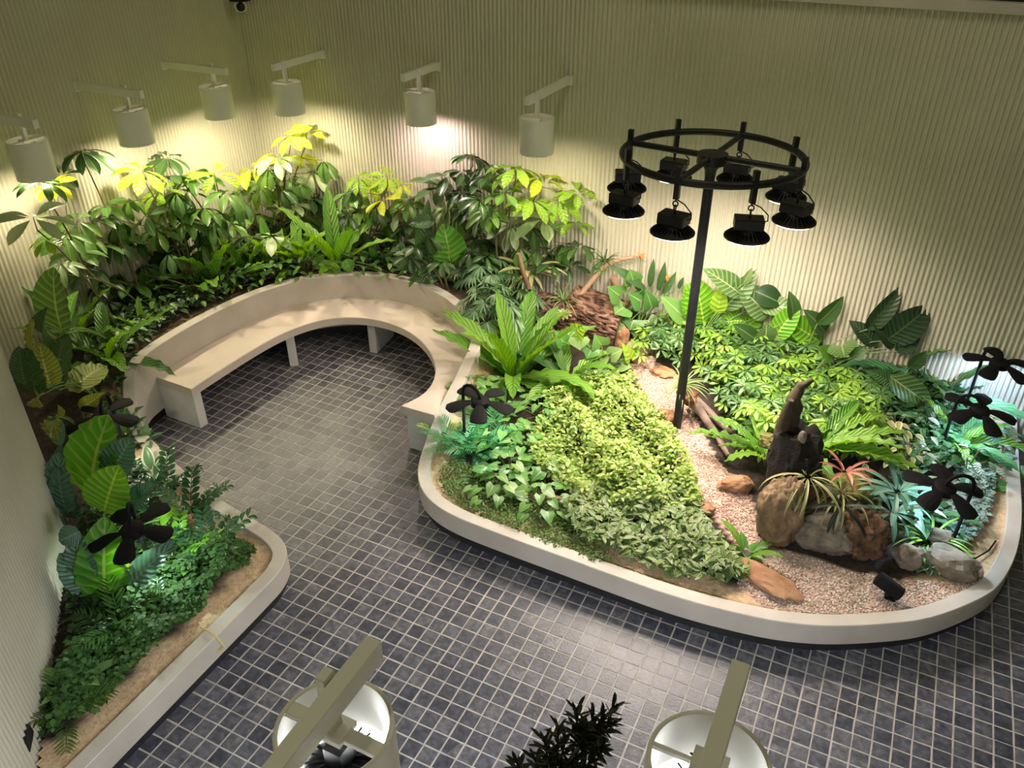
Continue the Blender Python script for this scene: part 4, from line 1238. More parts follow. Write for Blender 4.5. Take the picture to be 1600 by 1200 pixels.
for i, (px, lab) in enumerate([((722, 440), 'grey-green cut-leaf shrub nearest the top of the backrest'), ((762, 462), 'grey-green cut-leaf shrub right behind the backrest shoulder'),
                               ((790, 465), 'grey-green cut-leaf shrub left of the bromeliad'), ((765, 500), 'grey-green cut-leaf shrub behind the largest nest fern'),
                               ((768, 515), 'grey-green cut-leaf shrub hugging the backrest at right'), ((805, 500), 'grey-green cut-leaf shrub by the orange flower'),
                               ((770, 440), 'grey-green cut-leaf shrub at the back below the dark tree')]):
    leafy_shrub('cut_leaf_shrub', lab, 'shrub', px, 15, .26, .42, 'cut', [L_CUT, L_CUT, L_SCHD], .17, 'cut-leaf shrubs right of the bench')
for px, lab in [((408, 444), 'dark leafy filler shrub behind the backrest, left of centre'), ((482, 432), 'small bright leafy shrub behind the backrest centre'), ((565, 428), 'leafy shrub behind the backrest right of the tall frond'),
                ((612, 428), 'dark leafy shrub at the top of the backrest'), ((362, 458), 'leafy shrub spilling on the backrest left of centre'), ((440, 438), 'low leafy shrub between the two lit nest ferns'), ((312, 480), 'dark low shrub right behind the backrest, left part'), ((255, 500), 'dark low shrub behind the backrest near the small lit fern'), ((198, 545), 'dark low shrub near the left shoulder of the backrest'), ((668, 440), 'dark leafy shrub at the backrest right shoulder')]:
    leafy_shrub('leafy_shrub', lab, 'shrub', px, 26, .24, .26, 'small', [L_FERND, L_SCH, L_CUT], .09, 'leafy filler shrubs behind the backrest', 1)

# ------------------------------------------------------------------ philodendrons at the back wall, right half
LP('philodendron', 'large philodendron with broad grey-green leaves against the back wall', 'plant', (-13.2, 65.2),
   [(1160, 462, 1106, 426, 30, L_PHIL, 'ovate'), (1130, 484, 1184, 432, 30, L_PHIL, 'ovate'), (1200, 494, 1158, 450, 44, L_PHIL, 'ovate'), (1185, 478, 1250, 486, 26, L_PHIL, 'ovate'),
    (1180, 455, 1222, 478, 30, L_SCHD, 'ovate'), (1160, 445, 1176, 424, 12, L_PHIL, 'ovate'), (1120, 490, 1128, 452, 22, L_LIME, 'ovate'), (1165, 500, 1120, 508, 24, L_PHILB, 'ovate'),
    (1150, 520, 1198, 495, 24, L_PHILB, 'ovate'), (1160, 525, 1130, 495, 20, L_PHIL, 'ovate')])
LP('philodendron', 'philodendron with two arched bright leaves right of the large one', 'plant', (-10.0, 63.8),
   [(1208, 530, 1246, 483, 30, L_PHILB, 'paddle'), (1272, 548, 1218, 522, 40, L_PHIL, 'paddle'), (1282, 535, 1232, 506, 38, L_PHILB, 'paddle'), (1195, 535, 1200, 512, 30, L_PHIL, 'ovate'),
    (1290, 520, 1262, 490, 24, L_SCHD, 'ovate'), (1240, 500, 1238, 462, 20, L_SCHD, 'ovate'), (1180, 530, 1150, 512, 20, L_SCHD, 'ovate')])
LP('philodendron', 'philodendron with big leaves coloured near-black for shade against the wall at right', 'plant', (-4.0, 66.0),
   [(1354, 516, 1414, 458, 26, L_PADK, 'ovate'), (1385, 532, 1453, 492, 42, L_PADK, 'paddle'), (1276, 506, 1322, 473, 24, L_SCHD, 'ovate'), (1370, 540, 1330, 505, 24, L_PADK, 'ovate'),
    (1395, 545, 1370, 500, 26, L_PADK, 'paddle'), (1400, 550, 1440, 530, 22, L_PADK, 'ovate')])
LP('philodendron', 'vivid green upright leaf right behind the black pole', 'plant', (-17.0, 64.2),
   [(1100, 506, 1088, 446, 44, L_PHILB, 'paddle'), (1076, 503, 1038, 470, 28, L_HEART, 'ovate'), (1080, 500, 1076, 452, 24, L_PHILB, 'paddle')])
LP('heart_leaf_plant', 'plant with round heart leaves beside the cut log', 'plant', (-20.5, 64.6),
   [(1006, 452, 962, 420, 14, L_PADD, 'lance'), (990, 440, 985, 425, 26, L_HEART, 'heart'), (968, 462, 952, 452, 28, L_HEART, 'heart'), (1000, 470, 985, 462, 30, L_HEART, 'heart'), (975, 480, 962, 490, 34, L_HEART, 'heart'),
    (960, 505, 955, 522, 32, L_HEART, 'heart'), (990, 500, 985, 515, 32, L_HEART, 'heart'), (1000, 515, 1002, 532, 24, L_HEART, 'heart'), (960, 535, 948, 528, 26, L_LIME, 'heart'),
    (1018, 478, 1010, 458, 20, L_HEART, 'heart'), (1012, 500, 1020, 515, 24, L_HEARTP, 'heart'), (1025, 540, 1030, 552, 24, L_HEART, 'heart'), (975, 545, 970, 530, 24, L_HEARTP, 'heart')])
LP('blade_leaf_plant', 'dark sword-leaved plant between the heart leaves and the pole', 'plant', (-19.2, 65.8),
   [(1015, 450, 1020, 412, 9, L_PADD, 'lance'), (1028, 455, 1040, 417, 10, L_PADD, 'lance'), (1010, 460, 990, 440, 12, L_PADD, 'lance'), (1035, 460, 1058, 432, 9, L_PADD, 'lance'), (1060, 452, 1066, 436, 6, L_PADD, 'lance')])
LP('heart_leaf_plant', 'pale heart-leaved plant in front of the log, right of the largest fern', 'plant', (-19.6, 58.6),
   [(905, 530, 905, 546, 28, L_HEARTP, 'heart'), (900, 520, 912, 512, 26, L_LIME, 'heart'), (940, 540, 930, 528, 26, L_HEART, 'heart'), (935, 560, 940, 578, 26, L_HEARTP, 'heart'), (955, 555, 972, 548, 22, L_HEARTP, 'heart'),
    (925, 545, 918, 560, 24, L_HEART, 'heart'), (955, 580, 962, 598, 20, L_LIME, 'heart'), (915, 570, 905, 582, 20, L_HEART, 'heart'), (970, 570, 985, 575, 18, L_HEARTP, 'heart'), (945, 595, 935, 605, 18, L_LIME, 'heart'),
    (880, 535, 870, 520, 22, L_HEART, 'heart'), (985, 560, 975, 540, 18, L_LIME, 'heart')])
LP('arrow_leaf_plant', 'grey-green broad leaf pointing down near the far right lamp', 'plant', (3.4, 62.5),
   [(1388, 587, 1457, 645, 34, L_PHIL, 'ovate', 0, -1.2), (1400, 600, 1360, 585, 20, L_PADD, 'ovate'), (1420, 575, 1450, 555, 20, L_PADD, 'ovate')])
LP('arrow_leaf_plant', 'cupped arrow-shaped leaf behind the dwarf umbrella shrubs at right', 'plant', (-3.6, 61.8),
   [(1315, 540, 1320, 558, 40, L_PHIL, 'heart'), (1300, 560, 1285, 545, 22, L_FERN, 'ovate'), (1330, 560, 1350, 545, 20, L_PADD, 'ovate')])

# ------------------------------------------------------------------ dwarf umbrella shrubs
DW = [(1090, 520), (1112, 530), (1140, 540), (1098, 552), (1125, 560), (1155, 555), (1178, 548), (1135, 585), (1165, 580), (1195, 575), (1222, 560), (1250, 565), (1148, 612), (1180, 608),
      (1212, 600), (1240, 590), (1270, 590), (1162, 640), (1195, 636), (1228, 628), (1258, 618), (1290, 612), (1318, 612), (1290, 640), (1322, 642), (1352, 650), (1175, 668), (1215, 662), (1310, 668), (1345, 680),
      (1270, 655), (1075, 545), (1085, 500), (1060, 520), (1210, 690), (1290, 690), (1340, 625), (1040, 520), (1018, 545)]
for i, px in enumerate(DW):
    lim = .30 + .55 * ((px[0] + px[1] * 2) % 97 > 52)
    mt = [L_DWF, L_DWF, L_DWFL] if lim < .5 else [L_DWF, L_DWFL, L_DWFL]
    leafy_shrub('dwarf_umbrella_shrub', 'dwarf umbrella shrub with small seven-finger leaves in the mass right of the pole', 'shrub', (px[0], px[1] + 22), 16, .21, .38, 'dwf', mt, .106,
                'dwarf umbrella shrubs right of the pole')

# ------------------------------------------------------------------ ferns, small feature plants
def pin_plant(name, label, px, n, L, key, mat, el=(.3, 1.25), group=None, cat='fern', var=1, width=1.0):
    g = ground(px)
    return rosette(name, label, cat, (g.x, g.y), n, L, key, mat, group, el, 'frond', var, width=width)
pin_plant('feather_fern', 'teal feathery fern at the planter bend, left one', (712, 700), 14, .31, 'pinteal', L_TEAL, group='teal feathery ferns')
pin_plant('feather_fern', 'teal feathery fern under the bench-end flower lamp', (746, 708), 14, .30, 'pinteal', L_TEAL, group='teal feathery ferns')
pin_plant('feather_fern', 'teal feathery fern next to the heart-leaved ground cover', (778, 695), 11, .28, 'pinteal', [L_TEAL, L_FERNT], group='teal feathery ferns')
pin_plant('feather_fern', 'light green feathery tuft overhanging the rim at the bench end', (690, 682), 9, .19, 'pinteal', [L_LFERN, L_TEAL], group='teal feathery ferns')
pin_plant('lime_fern', 'lime yellow feather fern behind the pole among heart leaves', (1030, 500), 10, .36, 'pinfern', L_LFERN)
pin_plant('lime_fern', 'lime yellow feather fern in front of the reddish log', (862, 530), 9, .34, 'pinfern', L_LFERN)
pin_plant('lime_fern', 'yellow-green crinkled fern beside the dark right-hand leaves', (1290, 565), 8, .42, 'pinfern', L_LFERN)
# zz plants of the left bed
for px, n, L, mt, lab in [((262, 770), 8, 0.30, L_ZZ, 'dark glossy zz plant closest to the bench in the left bed'), ((300, 812), 9, 0.35, L_ZZ, 'dark glossy zz plant overlapping the left rim'),
                          ((330, 870), 9, 0.33, L_ZZ, 'dark glossy zz plant in the front corner of the left bed'), ((280, 868), 7, 0.29, L_ZZL, 'light green zz plant right of the left-bed lamp'),
                          ((255, 850), 6, 0.24, L_ZZL, 'small light green zz plant under the left-bed lamp'), ((225, 760), 6, 0.19, L_ZZ, 'small zz plant behind the left-bed lamp'), ((250, 960), 6, 0.20, L_ZZ, 'small bluish zz plant beside the variegated rosette')]:
    pin_plant('zz_plant', lab, px, n, L, 'zz', mt, (.35, 1.2), 'zz plants of the left bed', 'plant')
# paddle plants of the left bed
LP('paddle_leaf_plant', 'huge shiny green paddle leaf beside the upper left-bed lamp', 'plant', (-44.6, 26.2),
   [(143, 778, 141, 672, 84, L_PAD, 'paddlewave'), (172, 745, 196, 700, 44, L_PADB, 'paddlewave', -.4), (105, 800, 72, 728, 44, L_PADB, 'paddlewave'), (120, 810, 80, 770, 32, L_PADB, 'paddlewave'), (130, 800, 100, 830, 26, L_PADD, 'ovate'),
    (110, 770, 78, 715, 26, L_PADB, 'paddle'), (150, 790, 182, 770, 20, L_FERN, 'ovate')])
LP('paddle_leaf_plant', 'yellow-green lit paddle leaf standing behind the nearest left-bed lamp', 'plant', (-41.6, 24.2),
   [(163, 800, 178, 745, 62, L_PHILB, 'paddle'), (205, 790, 232, 762, 30, L_PADB, 'ovate'), (225, 800, 205, 770, 22, L_FERNT, 'ovate'), (250, 812, 268, 798, 26, L_PHILB, 'ovate'), (175, 815, 150, 835, 24, L_PADB, 'paddle')])
LP('paddle_leaf_plant', 'green paddle leaf with wide lobes below the nearest left-bed lamp', 'plant', (-39.4, 20.4),
   [(165, 938, 158, 842, 64, L_PAD, 'paddlewave'), (198, 925, 252, 862, 34, L_PADB, 'paddlewave'), (140, 905, 108, 850, 38, L_PADB, 'paddlewave'), (150, 925, 92, 880, 40, L_PADB, 'paddlewave'), (135, 960, 108, 900, 36, L_PADD, 'paddlewave'),
    (180, 945, 225, 965, 34, L_PADB, 'paddle'), (150, 960, 105, 955, 30, L_PADD, 'paddle'), (115, 1010, 125, 960, 30, L_PADB, 'paddle'), (125, 830, 92, 850, 30, L_PADB, 'paddlewave')])
LP('red_leaf_plant', 'small plum-coloured leaf behind the blue-green paddle leaf', 'plant', (-38.0, 21.6), [(190, 905, 212, 885, 14, L_RED, 'ovate'), (185, 910, 200, 895, 10, L_RED, 'ovate')])
# variegated and small plants in the left bed
def small_ros(label, px, n, L, key, mat, el=(.2, 1.1), name='variegated_plant', cat='plant', width=1.0, var=1, z=None, group=None):
    g = ground(px)
    return rosette(name, label, cat, (g.x, g.y), n, L, key, mat, group, el, 'leaf', var, width=width, z=z)
small_ros('white-edged curly rosette in the middle of the left bed', (208, 935), 12, .19, 'ovate', L_VMAR, (.1, 1.0))
small_ros('white-edged rosette near the bend of the left bed', (238, 735), 12, .20, 'ovate', L_VMAR, (.1, 1.0))
small_ros('white-edged tuft below the other white-edged rosette', (250, 760), 8, .16, 'ovate', L_VMAR, (.1, 1.0))
small_ros('yellow-edged drooping rosette right of the big paddle leaf', (265, 890), 8, .20, 'lance', L_VAR, (-.2, .8))
small_ros('pale spotted small plant with a red bud in the lower left bed', (122, 1072), 7, .26, 'lance', L_HEARTP, (.2, 1.0))
small_ros('green ferny tuft below the paddle plants', (150, 960), 12, .26, 'spike', L_FERND, (.3, 1.3), 'grass_tuft', 'grass')
small_ros('dark grassy tuft in the lower left bed', (190, 1010), 14, .26, 'spike', L_FERND, (.3, 1.3), 'grass_tuft', 'grass')
pin_plant('feather_fern', 'dark fern in the middle of the lower left bed', (190, 985), 8, .30, 'pinteal', L_FERND)
pin_plant('feather_fern', 'dark fern by the diagonal wall at the lower left', (105, 1120), 8, .30, 'pinteal', L_FERND)
small_ros('lit leafy tuft just behind the upper left-bed lamp', (200, 680), 10, .20, 'ovate', L_FERND, (.2, 1.1), 'leafy_tuft')
small_ros('pale leafy tuft on the sand beside the bench end', (212, 640), 9, .16, 'ovate', L_CUT, (.2, 1.0), 'leafy_tuft')
small_ros('leafy tuft beside the yellow-green leaf at the bench end', (182, 618), 10, .2, 'ovate', [L_CUT, L_FERND], (.2, 1.0), 'leafy_tuft')

# ground covers
carpet('lime_ground_cover', 'lime green carpet of small leaves left of the gravel path', 'ground cover',
       [(985, 598), (1010, 640), (1040, 668), (1058, 700), (1082, 755), (1092, 790), (1020, 800), (940, 790), (875, 765), (835, 735), (830, 690), (855, 640), (905, 612)], 8000, L_GC, .048, .24, 2.7, .9, seed=3, lump=.65)
carpet('variegated_ground_cover', 'pinkish green variegated carpet along the front rim', 'ground cover',
       [(880, 800), (930, 765), (1010, 765), (1080, 765), (1112, 835), (1148, 870), (1158, 905), (1120, 915), (1040, 893), (960, 868), (905, 845)], 3000, L_GCV, .080, .17, 2.4, .6, seed=4, lump=.6, width=.42)
carpet('weedy_ground_cover', 'fine dark weedy carpet at the left front corner of the main bed', 'ground cover',
       [(684, 742), (700, 725), (760, 735), (850, 780), (900, 800), (915, 850), (960, 880), (930, 882), (860, 855), (790, 825), (720, 795), (695, 772)], 6500, L_TINY, .019, .08, 2.3, .9, seed=5, lump=.5, width=.7)
carpet('clover_ground_cover', 'clover-like green carpet spreading along the left bed to the lower left', 'ground cover',
       [(285, 862), (325, 850), (380, 845), (398, 862), (380, 885), (325, 942), (270, 992), (208, 1055), (155, 1105), (100, 1150), (75, 1165), (95, 1075), (120, 1020), (200, 970), (255, 900)], 3800, L_CLOV, .038, .22, 2.4, .6, seed=6, lump=.8, width=.85)
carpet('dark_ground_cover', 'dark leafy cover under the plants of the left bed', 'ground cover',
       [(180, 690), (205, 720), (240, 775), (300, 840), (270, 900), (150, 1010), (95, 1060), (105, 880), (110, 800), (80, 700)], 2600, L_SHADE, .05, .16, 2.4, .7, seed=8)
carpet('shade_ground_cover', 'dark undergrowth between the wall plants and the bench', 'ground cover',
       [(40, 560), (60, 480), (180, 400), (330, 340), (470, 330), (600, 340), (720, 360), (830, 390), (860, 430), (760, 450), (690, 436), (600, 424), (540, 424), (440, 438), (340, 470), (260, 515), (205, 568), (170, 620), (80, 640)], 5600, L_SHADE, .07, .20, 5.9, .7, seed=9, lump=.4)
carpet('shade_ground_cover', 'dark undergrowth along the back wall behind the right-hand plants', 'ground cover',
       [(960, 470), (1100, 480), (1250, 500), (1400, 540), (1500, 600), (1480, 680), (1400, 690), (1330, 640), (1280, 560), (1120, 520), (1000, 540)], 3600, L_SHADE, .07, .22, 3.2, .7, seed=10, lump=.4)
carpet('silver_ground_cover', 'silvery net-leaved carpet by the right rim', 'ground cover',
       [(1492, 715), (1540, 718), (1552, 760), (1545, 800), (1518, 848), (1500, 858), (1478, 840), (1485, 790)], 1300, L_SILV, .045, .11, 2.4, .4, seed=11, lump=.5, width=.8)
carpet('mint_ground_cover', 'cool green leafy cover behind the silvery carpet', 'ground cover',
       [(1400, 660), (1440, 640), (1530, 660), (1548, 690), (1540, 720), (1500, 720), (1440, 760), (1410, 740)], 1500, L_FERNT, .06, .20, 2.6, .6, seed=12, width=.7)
carpet('shade_ground_cover', 'filler leaves coloured dark as shade under the dwarf umbrella shrubs', 'ground cover',
       [(1070, 530), (1100, 560), (1120, 640), (1165, 690), (1260, 700), (1340, 690), (1380, 650), (1330, 600), (1200, 560), (1100, 520)], 2600, L_SHADE, .06, .20, 3.0, .6, seed=13)  # near-black leaf colour paints the shade in the gaps between the shrubs
# broader-leaved creeper with round leaves (left part of the main bed)
for px, lab in [((790, 690), 'round-leaved creeper nearest the teal ferns'), ((820, 715), 'round-leaved creeper in the middle left of the bed'), ((800, 750), 'round-leaved creeper by the fine weedy carpet'), ((850, 750), 'round-leaved creeper touching the lime carpet'),
                ((775, 770), 'lowest round-leaved creeper by the front rim'), ((845, 790), 'round-leaved creeper in front of the lime carpet'), ((740, 590), 'round-leaved creeper behind the bench-end flower lamp'), ((770, 625), 'round-leaved creeper under the largest nest fern'),
                ((845, 650), 'round-leaved creeper right of the largest nest fern')]:
    leafy_shrub('heart_creeper', lab, 'creeper', px, 18, .25, .18, 'heart', [L_HEART, L_HEART, L_HEARTP], .105, 'round-leaved creepers of the main bed', 2)
for px, lab in [((1360, 690), 'yellow variegated shrub behind the red star plant'), ((1390, 700), 'yellow variegated shrub left of the nearest right lamp'), ((1345, 720), 'yellow variegated shrub on the rock pile'), ((1405, 735), 'yellow variegated shrub closest to the blue strap leaves'), ((1330, 700), 'yellow variegated shrub right of the dark moss column')]:
    leafy_shrub('variegated_shrub', lab, 'shrub', px, 26, .20, .30, 'small', [L_VAR, L_VAR, L_CUT], .09, 'yellow variegated shrubs', 1)
for px, lab in [((1530, 690), 'mint green leafy shrub right of the cool nest fern'), ((1545, 705), 'mint green leafy shrub near the right rim'), ((1430, 690), 'leafy shrub left of the green nest fern'), ((1510, 740), 'leafy plant under the nearest right lamp petals')]:
    leafy_shrub('leafy_shrub', lab, 'shrub', px, 18, .2, .24, 'small', [L_FERNT, L_SILV], .11, 'leafy shrubs at the right end', 1)

# ------------------------------------------------------------------ logs, stones, rocks, gravel
def rock(name, label, cat, px, size, mat, seed=0, squash=(1, 1, .7), rz=0., base=None, group=None, rough=.26, z=None, sub=3, cracks=0.):
    g = ground(px) if base is None else Vector((*base, SZ(*base)))
    if z is not None: g.z = z
    bm = bmesh.new(); bmesh.ops.create_icosphere(bm, subdivisions=sub, radius=.5)
    from mathutils import noise
    o3 = Vector((seed * 3.7, seed * 1.3, seed * 2.1))
    for v in bm.verts:
        p = v.co.normalized()
        n = noise.noise(p * 1.4 + o3) * 1.3 + noise.noise(p * 3.1 + o3) * .6 + noise.noise(p * 7 + o3) * .3
        if sub > 4: n += (noise.noise(p * 12 + o3)) * .22 + noise.noise(p * 24 + o3) * .12 - .8 * max(0, .12 - abs(noise.noise(p * 2.3 - o3))) / .12
        k = 1 + rough * n
        if cracks:
            c = abs(noise.noise(p * 2.6 + o3 * 2))
            k -= cracks * max(0, .10 - c) * 10 * .1
        v.co = Vector((p.x * squash[0], p.y * squash[1], p.z * squash[2])) * .5 * k * size
    me = bpy.data.meshes.new(name); bm.to_mesh(me); bm.free(); me.materials.append(mat)
    me.polygons.foreach_set('use_smooth', [sub > 3] * len(me.polygons))
    o = link(name, me, None, (g.x * U, g.y * U, g.z * U + size * squash[2] * .32), (0, 0, rz))
    return tag(o, label, cat, group)
M_ROCKT = rough_mat('tan_rock', (.12, .078, .042), (.32, .22, .125), 7, .85, .6, 35)
M_ROCKG = rough_mat('grey_rock', (.12, .095, .07), (.30, .26, .20), 9, .85, .6, 40)
M_ROCKP = rough_mat('pink_stone', (.42, .27, .20), (.62, .46, .38), 9, .8, .4, 45)
M_ROCKR = rough_mat('red_stone', (.22, .10, .05), (.42, .24, .13), 8, .85, .5, 45)
M_ROCKB = rough_mat('brown_root', (.035, .018, .010), (.20, .11, .055), 14, .9, 1.0, 35)
M_MOSS = rough_mat('moss', (.04, .045, .01), (.22, .20, .05), 25, .95, 1.0, 90)
M_BARK = rough_mat('log_bark', (.13, .06, .035), (.42, .25, .17), 6, .9, .5, 50)
M_BARKR = rough_mat('log_red_bark', (.16, .07, .07), (.45, .26, .26), 9, .9, .8, 40)
M_WOOD = rough_mat('driftwood', (.10, .065, .05), (.27, .20, .17), 9, .85, .5, 50)
M_HORN = rough_mat('horn_wood', (.03, .022, .012), (.10, .075, .04), 9, .85, .5, 50)
M_ROOT = rough_mat('red_root', (.10, .035, .02), (.30, .13, .08), 16, .9, 1.0, 60)
M_STUBD = rough_mat('brown_branch', (.15, .08, .05), (.30, .18, .12), 7, .7, .2, 50)
M_STUB = rough_mat('cut_branch', (.40, .24, .15), (.55, .38, .26), 7, .7, .2, 50)
M_COLUMN = rough_mat('black_fibre', (.005, .004, .004), (.018, .014, .012), 30, .95, 1.0, 80)
rock('boulder', 'tall tan cracked boulder beside the gravel path', 'rock', (1212, 836), .50, M_ROCKT, 1, (.66, .6, 1.3), .3, rough=.12, sub=5, cracks=1.2)
rock('boulder', 'flat grey-brown boulder in the middle of the rock pile', 'rock', (1283, 850), 0.390, M_ROCKG, 2, (1.1, .7, .75), .1, rough=.16, sub=5)
rock('boulder', 'knobbly dark brown root boulder at the right of the rock pile', 'rock', (1345, 850), 0.406, M_ROCKB, 3, (.95, .8, .9), .2, rough=.26, sub=5)
rock('boulder', 'mossy orange-brown boulder behind the rock pile', 'rock', (1330, 790), .42, M_MOSS, 4, (1, .9, .8), .5, rough=.2, sub=5)
rock('boulder', 'ochre stone behind the tan boulder by the path', 'rock', (1152, 762), 0.211, M_ROCKR, 5, (1.2, .8, .6), .5)
rock('boulder', 'dark rock under the hanging straps', 'rock', (1268, 800), 0.429, M_ROCKB, 15, (1, .9, .9), .9, rough=.2, sub=5)
rock('stone', 'round grey stone left of the white-flowered plant', 'rock', (1418, 880), 0.203, M_ROCKG, 6, (1, .8, .9), .3)
rock('stone', 'large angular grey stone beside the right rim sand', 'rock', (1482, 892), 0.281, M_ROCKG, 7, (1.2, .8, .75), -.3)
rock('stone', 'small pale square stone at the edge of the sand', 'rock', (1521, 898), 0.117, M_ROCKP, 8, (1, .9, .8), .4)
rock('stone', 'grey stone behind the white-flowered plant', 'rock', (1468, 850), 0.187, M_ROCKG, 9, (1, .8, .8), .1)
rock('stone', 'flat orange-brown stone lying in the gravel near the front rim', 'rock', (1196, 910), 0.340, M_ROCKR, 10, (1.4, .62, .28), -.35)
rock('stone', 'pale round stone at the far end of the gravel path', 'rock', (995, 560), .24, M_ROCKP, 11, (1, .85, .95), 0)
rock('stone', 'small pale stone touching the round one at the path end', 'rock', (1012, 572), .15, M_ROCKP, 12, (1, .85, .8), .5)
rock('stone', 'red-brown flat stone at the head of the path', 'rock', (1035, 585), 0.186, M_ROCKR, 13, (1.2, .9, .4), .2)
rock('stone', 'reddish stone in the lime carpet beside the path', 'rock', (990, 622), 0.124, M_ROCKR, 14, (1.1, .9, .5), .7)
rock('stone', 'mossy red stone left of the pole foot', 'rock', (1040, 655), 0.161, M_ROCKR, 16, (1, .8, .7), .3)
rock('stone', 'reddish stone at the left edge of the path below the bend', 'rock', (1098, 800), 0.161, M_ROCKR, 18, (1, .8, .6), .3)
rock('stone', 'pinkish stone propping the log', 'rock', (915, 515), .30, M_ROCKP, 20, (1.2, .8, .8), .4)
rock('stone', 'orange stone right of the log by the heart leaves', 'rock', (972, 545), .22, M_ROCKR, 21, (.6, .6, 1.3), .4)
rock('stone', 'red stone below the bromeliad log', 'rock', (885, 535), .22, M_ROCKR, 22, (1.2, .8, .6), .2)
rock('stone', 'long pale root lying in the weedy front edge', 'rock', (850, 782), .30, M_STUB, 24, (1.3, .22, .22), .25)

# fissured logs
def bark_mat(name, c1, c2, c3):
    m, nt, p, out = new_mat(name)
    uv = N(nt, 'ShaderNodeUVMap'); uv.uv_map = 'uv'
    mp = N(nt, 'ShaderNodeMapping'); mp.inputs['Scale'].default_value = (34, 5, 1)
    nt.links.new(uv.outputs[0], mp.inputs[0])
    nz = N(nt, 'ShaderNodeTexNoise'); nz.inputs['Scale'].default_value = 1.0; nz.inputs['Detail'].default_value = 5; nz.inputs['Distortion'].default_value = .8
    nt.links.new(mp.outputs[0], nz.inputs['Vector'])
    r = ramp(nt, [(.40, c1), (.50, c2), (.66, c3)])
    nt.links.new(nz.outputs['Fac'], r.inputs[0]); nt.links.new(r.outputs[0], p.inputs['Base Color'])
    p.inputs['Roughness'].default_value = .9
    b = N(nt, 'ShaderNodeBump'); b.inputs['Strength'].default_value = 1.0; b.inputs['Distance'].default_value = .03
    nt.links.new(nz.outputs['Fac'], b.inputs['Height']); nt.links.new(b.outputs[0], p.inputs['Normal'])
    return m
M_LOGB = bark_mat('fissured_bark', (.035, .016, .010), (.17, .085, .055), (.36, .22, .155))
M_LOGR = bark_mat('reddish_bark', (.04, .018, .018), (.16, .075, .07), (.34, .20, .19))
def log(name, label, pxa, pxb, za, zb, rad, mat, ridges=22, amp=.05):
    A = at_z(pxa, za) * U; Bq = at_z(pxb, zb) * U
    r = empty(name, A, label, 'log')
    D = Bq - A; ln = D.length; d = D.normalized()
    a = d.cross(Vector((0, 0, 1))).normalized(); b = d.cross(a)
    from mathutils import noise
    v, f, uvs = [], [], []
    m, q = 60, 200
    for i in range(m + 1):
        t = i / m
        for k in range(q):
            th = 2 * PI * k / q
            cs, sn = math.cos(th), math.sin(th)
            ns = noise.noise(Vector((cs * 1.2, sn * 1.2, t * 2.0)))
            w = noise.noise(Vector((cs * ridges * .32, sn * ridges * .32, t * 4.5)))
            fis = max(0, .22 - abs(w)) / .22
            rr = rad * (1 + .10 * ns - amp * fis ** 1.5)
            v.append(d * (t * ln) + a * cs * rr + b * sn * rr); uvs.append((k / q, t))
    for i in range(m):
        for k in range(q):
            l = (k + 1) % q
            f.append((i * q + k, i * q + l, (i + 1) * q + l, (i + 1) * q + k))
    link('bark', mesh('bark', v, f, mat, uvs, smooth=True), r)
    for t in (0, 1):
        cen = d * (t * ln); base = t * m * q
        vv = [Vector(v[base + k]) * .99 + cen * .01 for k in range(0, q, 4)]
        n2 = len(vv)
        link('cut_end', mesh('cut_end', [cen] + vv, [(0, 1 + k, 1 + (k + 1) % n2) for k in range(n2)], M_BARK), r)
    return r
log('log', 'thick log with deeply fissured bark in front of the back wall', (892, 482), (972, 508), 4.6, 3.9, .25, M_LOGB, 26, .13)
log('log', 'shorter reddish rough log under the bromeliad', (838, 482), (892, 494), 4.3, 4.1, .18, M_LOGR, 18, .18)
def branch(name, label, pts, r0, r1, mat, cat='branch', n=10, extra=()):
    m = MB(); B0 = pts[0]
    P = [Vector(p) * U for p in pts]
    P = [x for i in range(len(P) - 1) for x in (P[i], P[i].lerp(P[i + 1], .5) + Vector((random.uniform(-.022, .022), random.uniform(-.022, .022), random.uniform(-.015, .015))))] + [P[-1]]
    k = len(P)
    m.tube(P, [(r0 + (r1 - r0) * i / (k - 1)) * random.uniform(.9, 1.1) for i in range(k)], n)
    for e in extra:
        Q = [Vector(p) * U for p in e[0]]
        m.tube(Q, [e[1] + (e[2] - e[1]) * i / (len(Q) - 1) for i in range(len(Q))], n)
    o = m.build(name, mat, None, True)
    return tag(o, label, cat)
DLOG = dist_of(*at_z((930, 490), 4.2)[:2]) - .3
branch('cut_branch', 'sawn pale branch rising from the log to the white-flowered air plant', [at_dc(p, DLOG, 1.2) for p in ((908, 462), (928, 436), (950, 412), (990, 402))], .030, .018, M_STUB)
branch('cut_branch', 'short upright sawn stub behind the log', [at_dc((966, 462), DLOG, 1.2), at_dc((957, 432), DLOG, 1.2)], .042, .040, M_STUB)
branch('cut_branch', 'leaning brown branch stub behind the bromeliad', [at_dc((826, 450), DLOG - 2), at_dc((810, 396), DLOG - 2)], .028, .022, M_STUBD)
branch('driftwood', 'twisted grey driftwood leaning from the pole along the path', [at_z((1078, 625), 4.2), at_z((1098, 648), 3.8), at_z((1118, 675), 3.4), at_z((1138, 712), 2.9)], .045, .018, M_WOOD,
       extra=[([at_z((1085, 622), 4.0), at_z((1110, 645), 3.8), at_z((1132, 668), 3.4), at_z((1142, 675), 3.1)], .035, .02), ([at_z((1075, 640), 3.6), at_z((1082, 660), 3.0), at_z((1083, 668), 2.9)], .014, .008)])
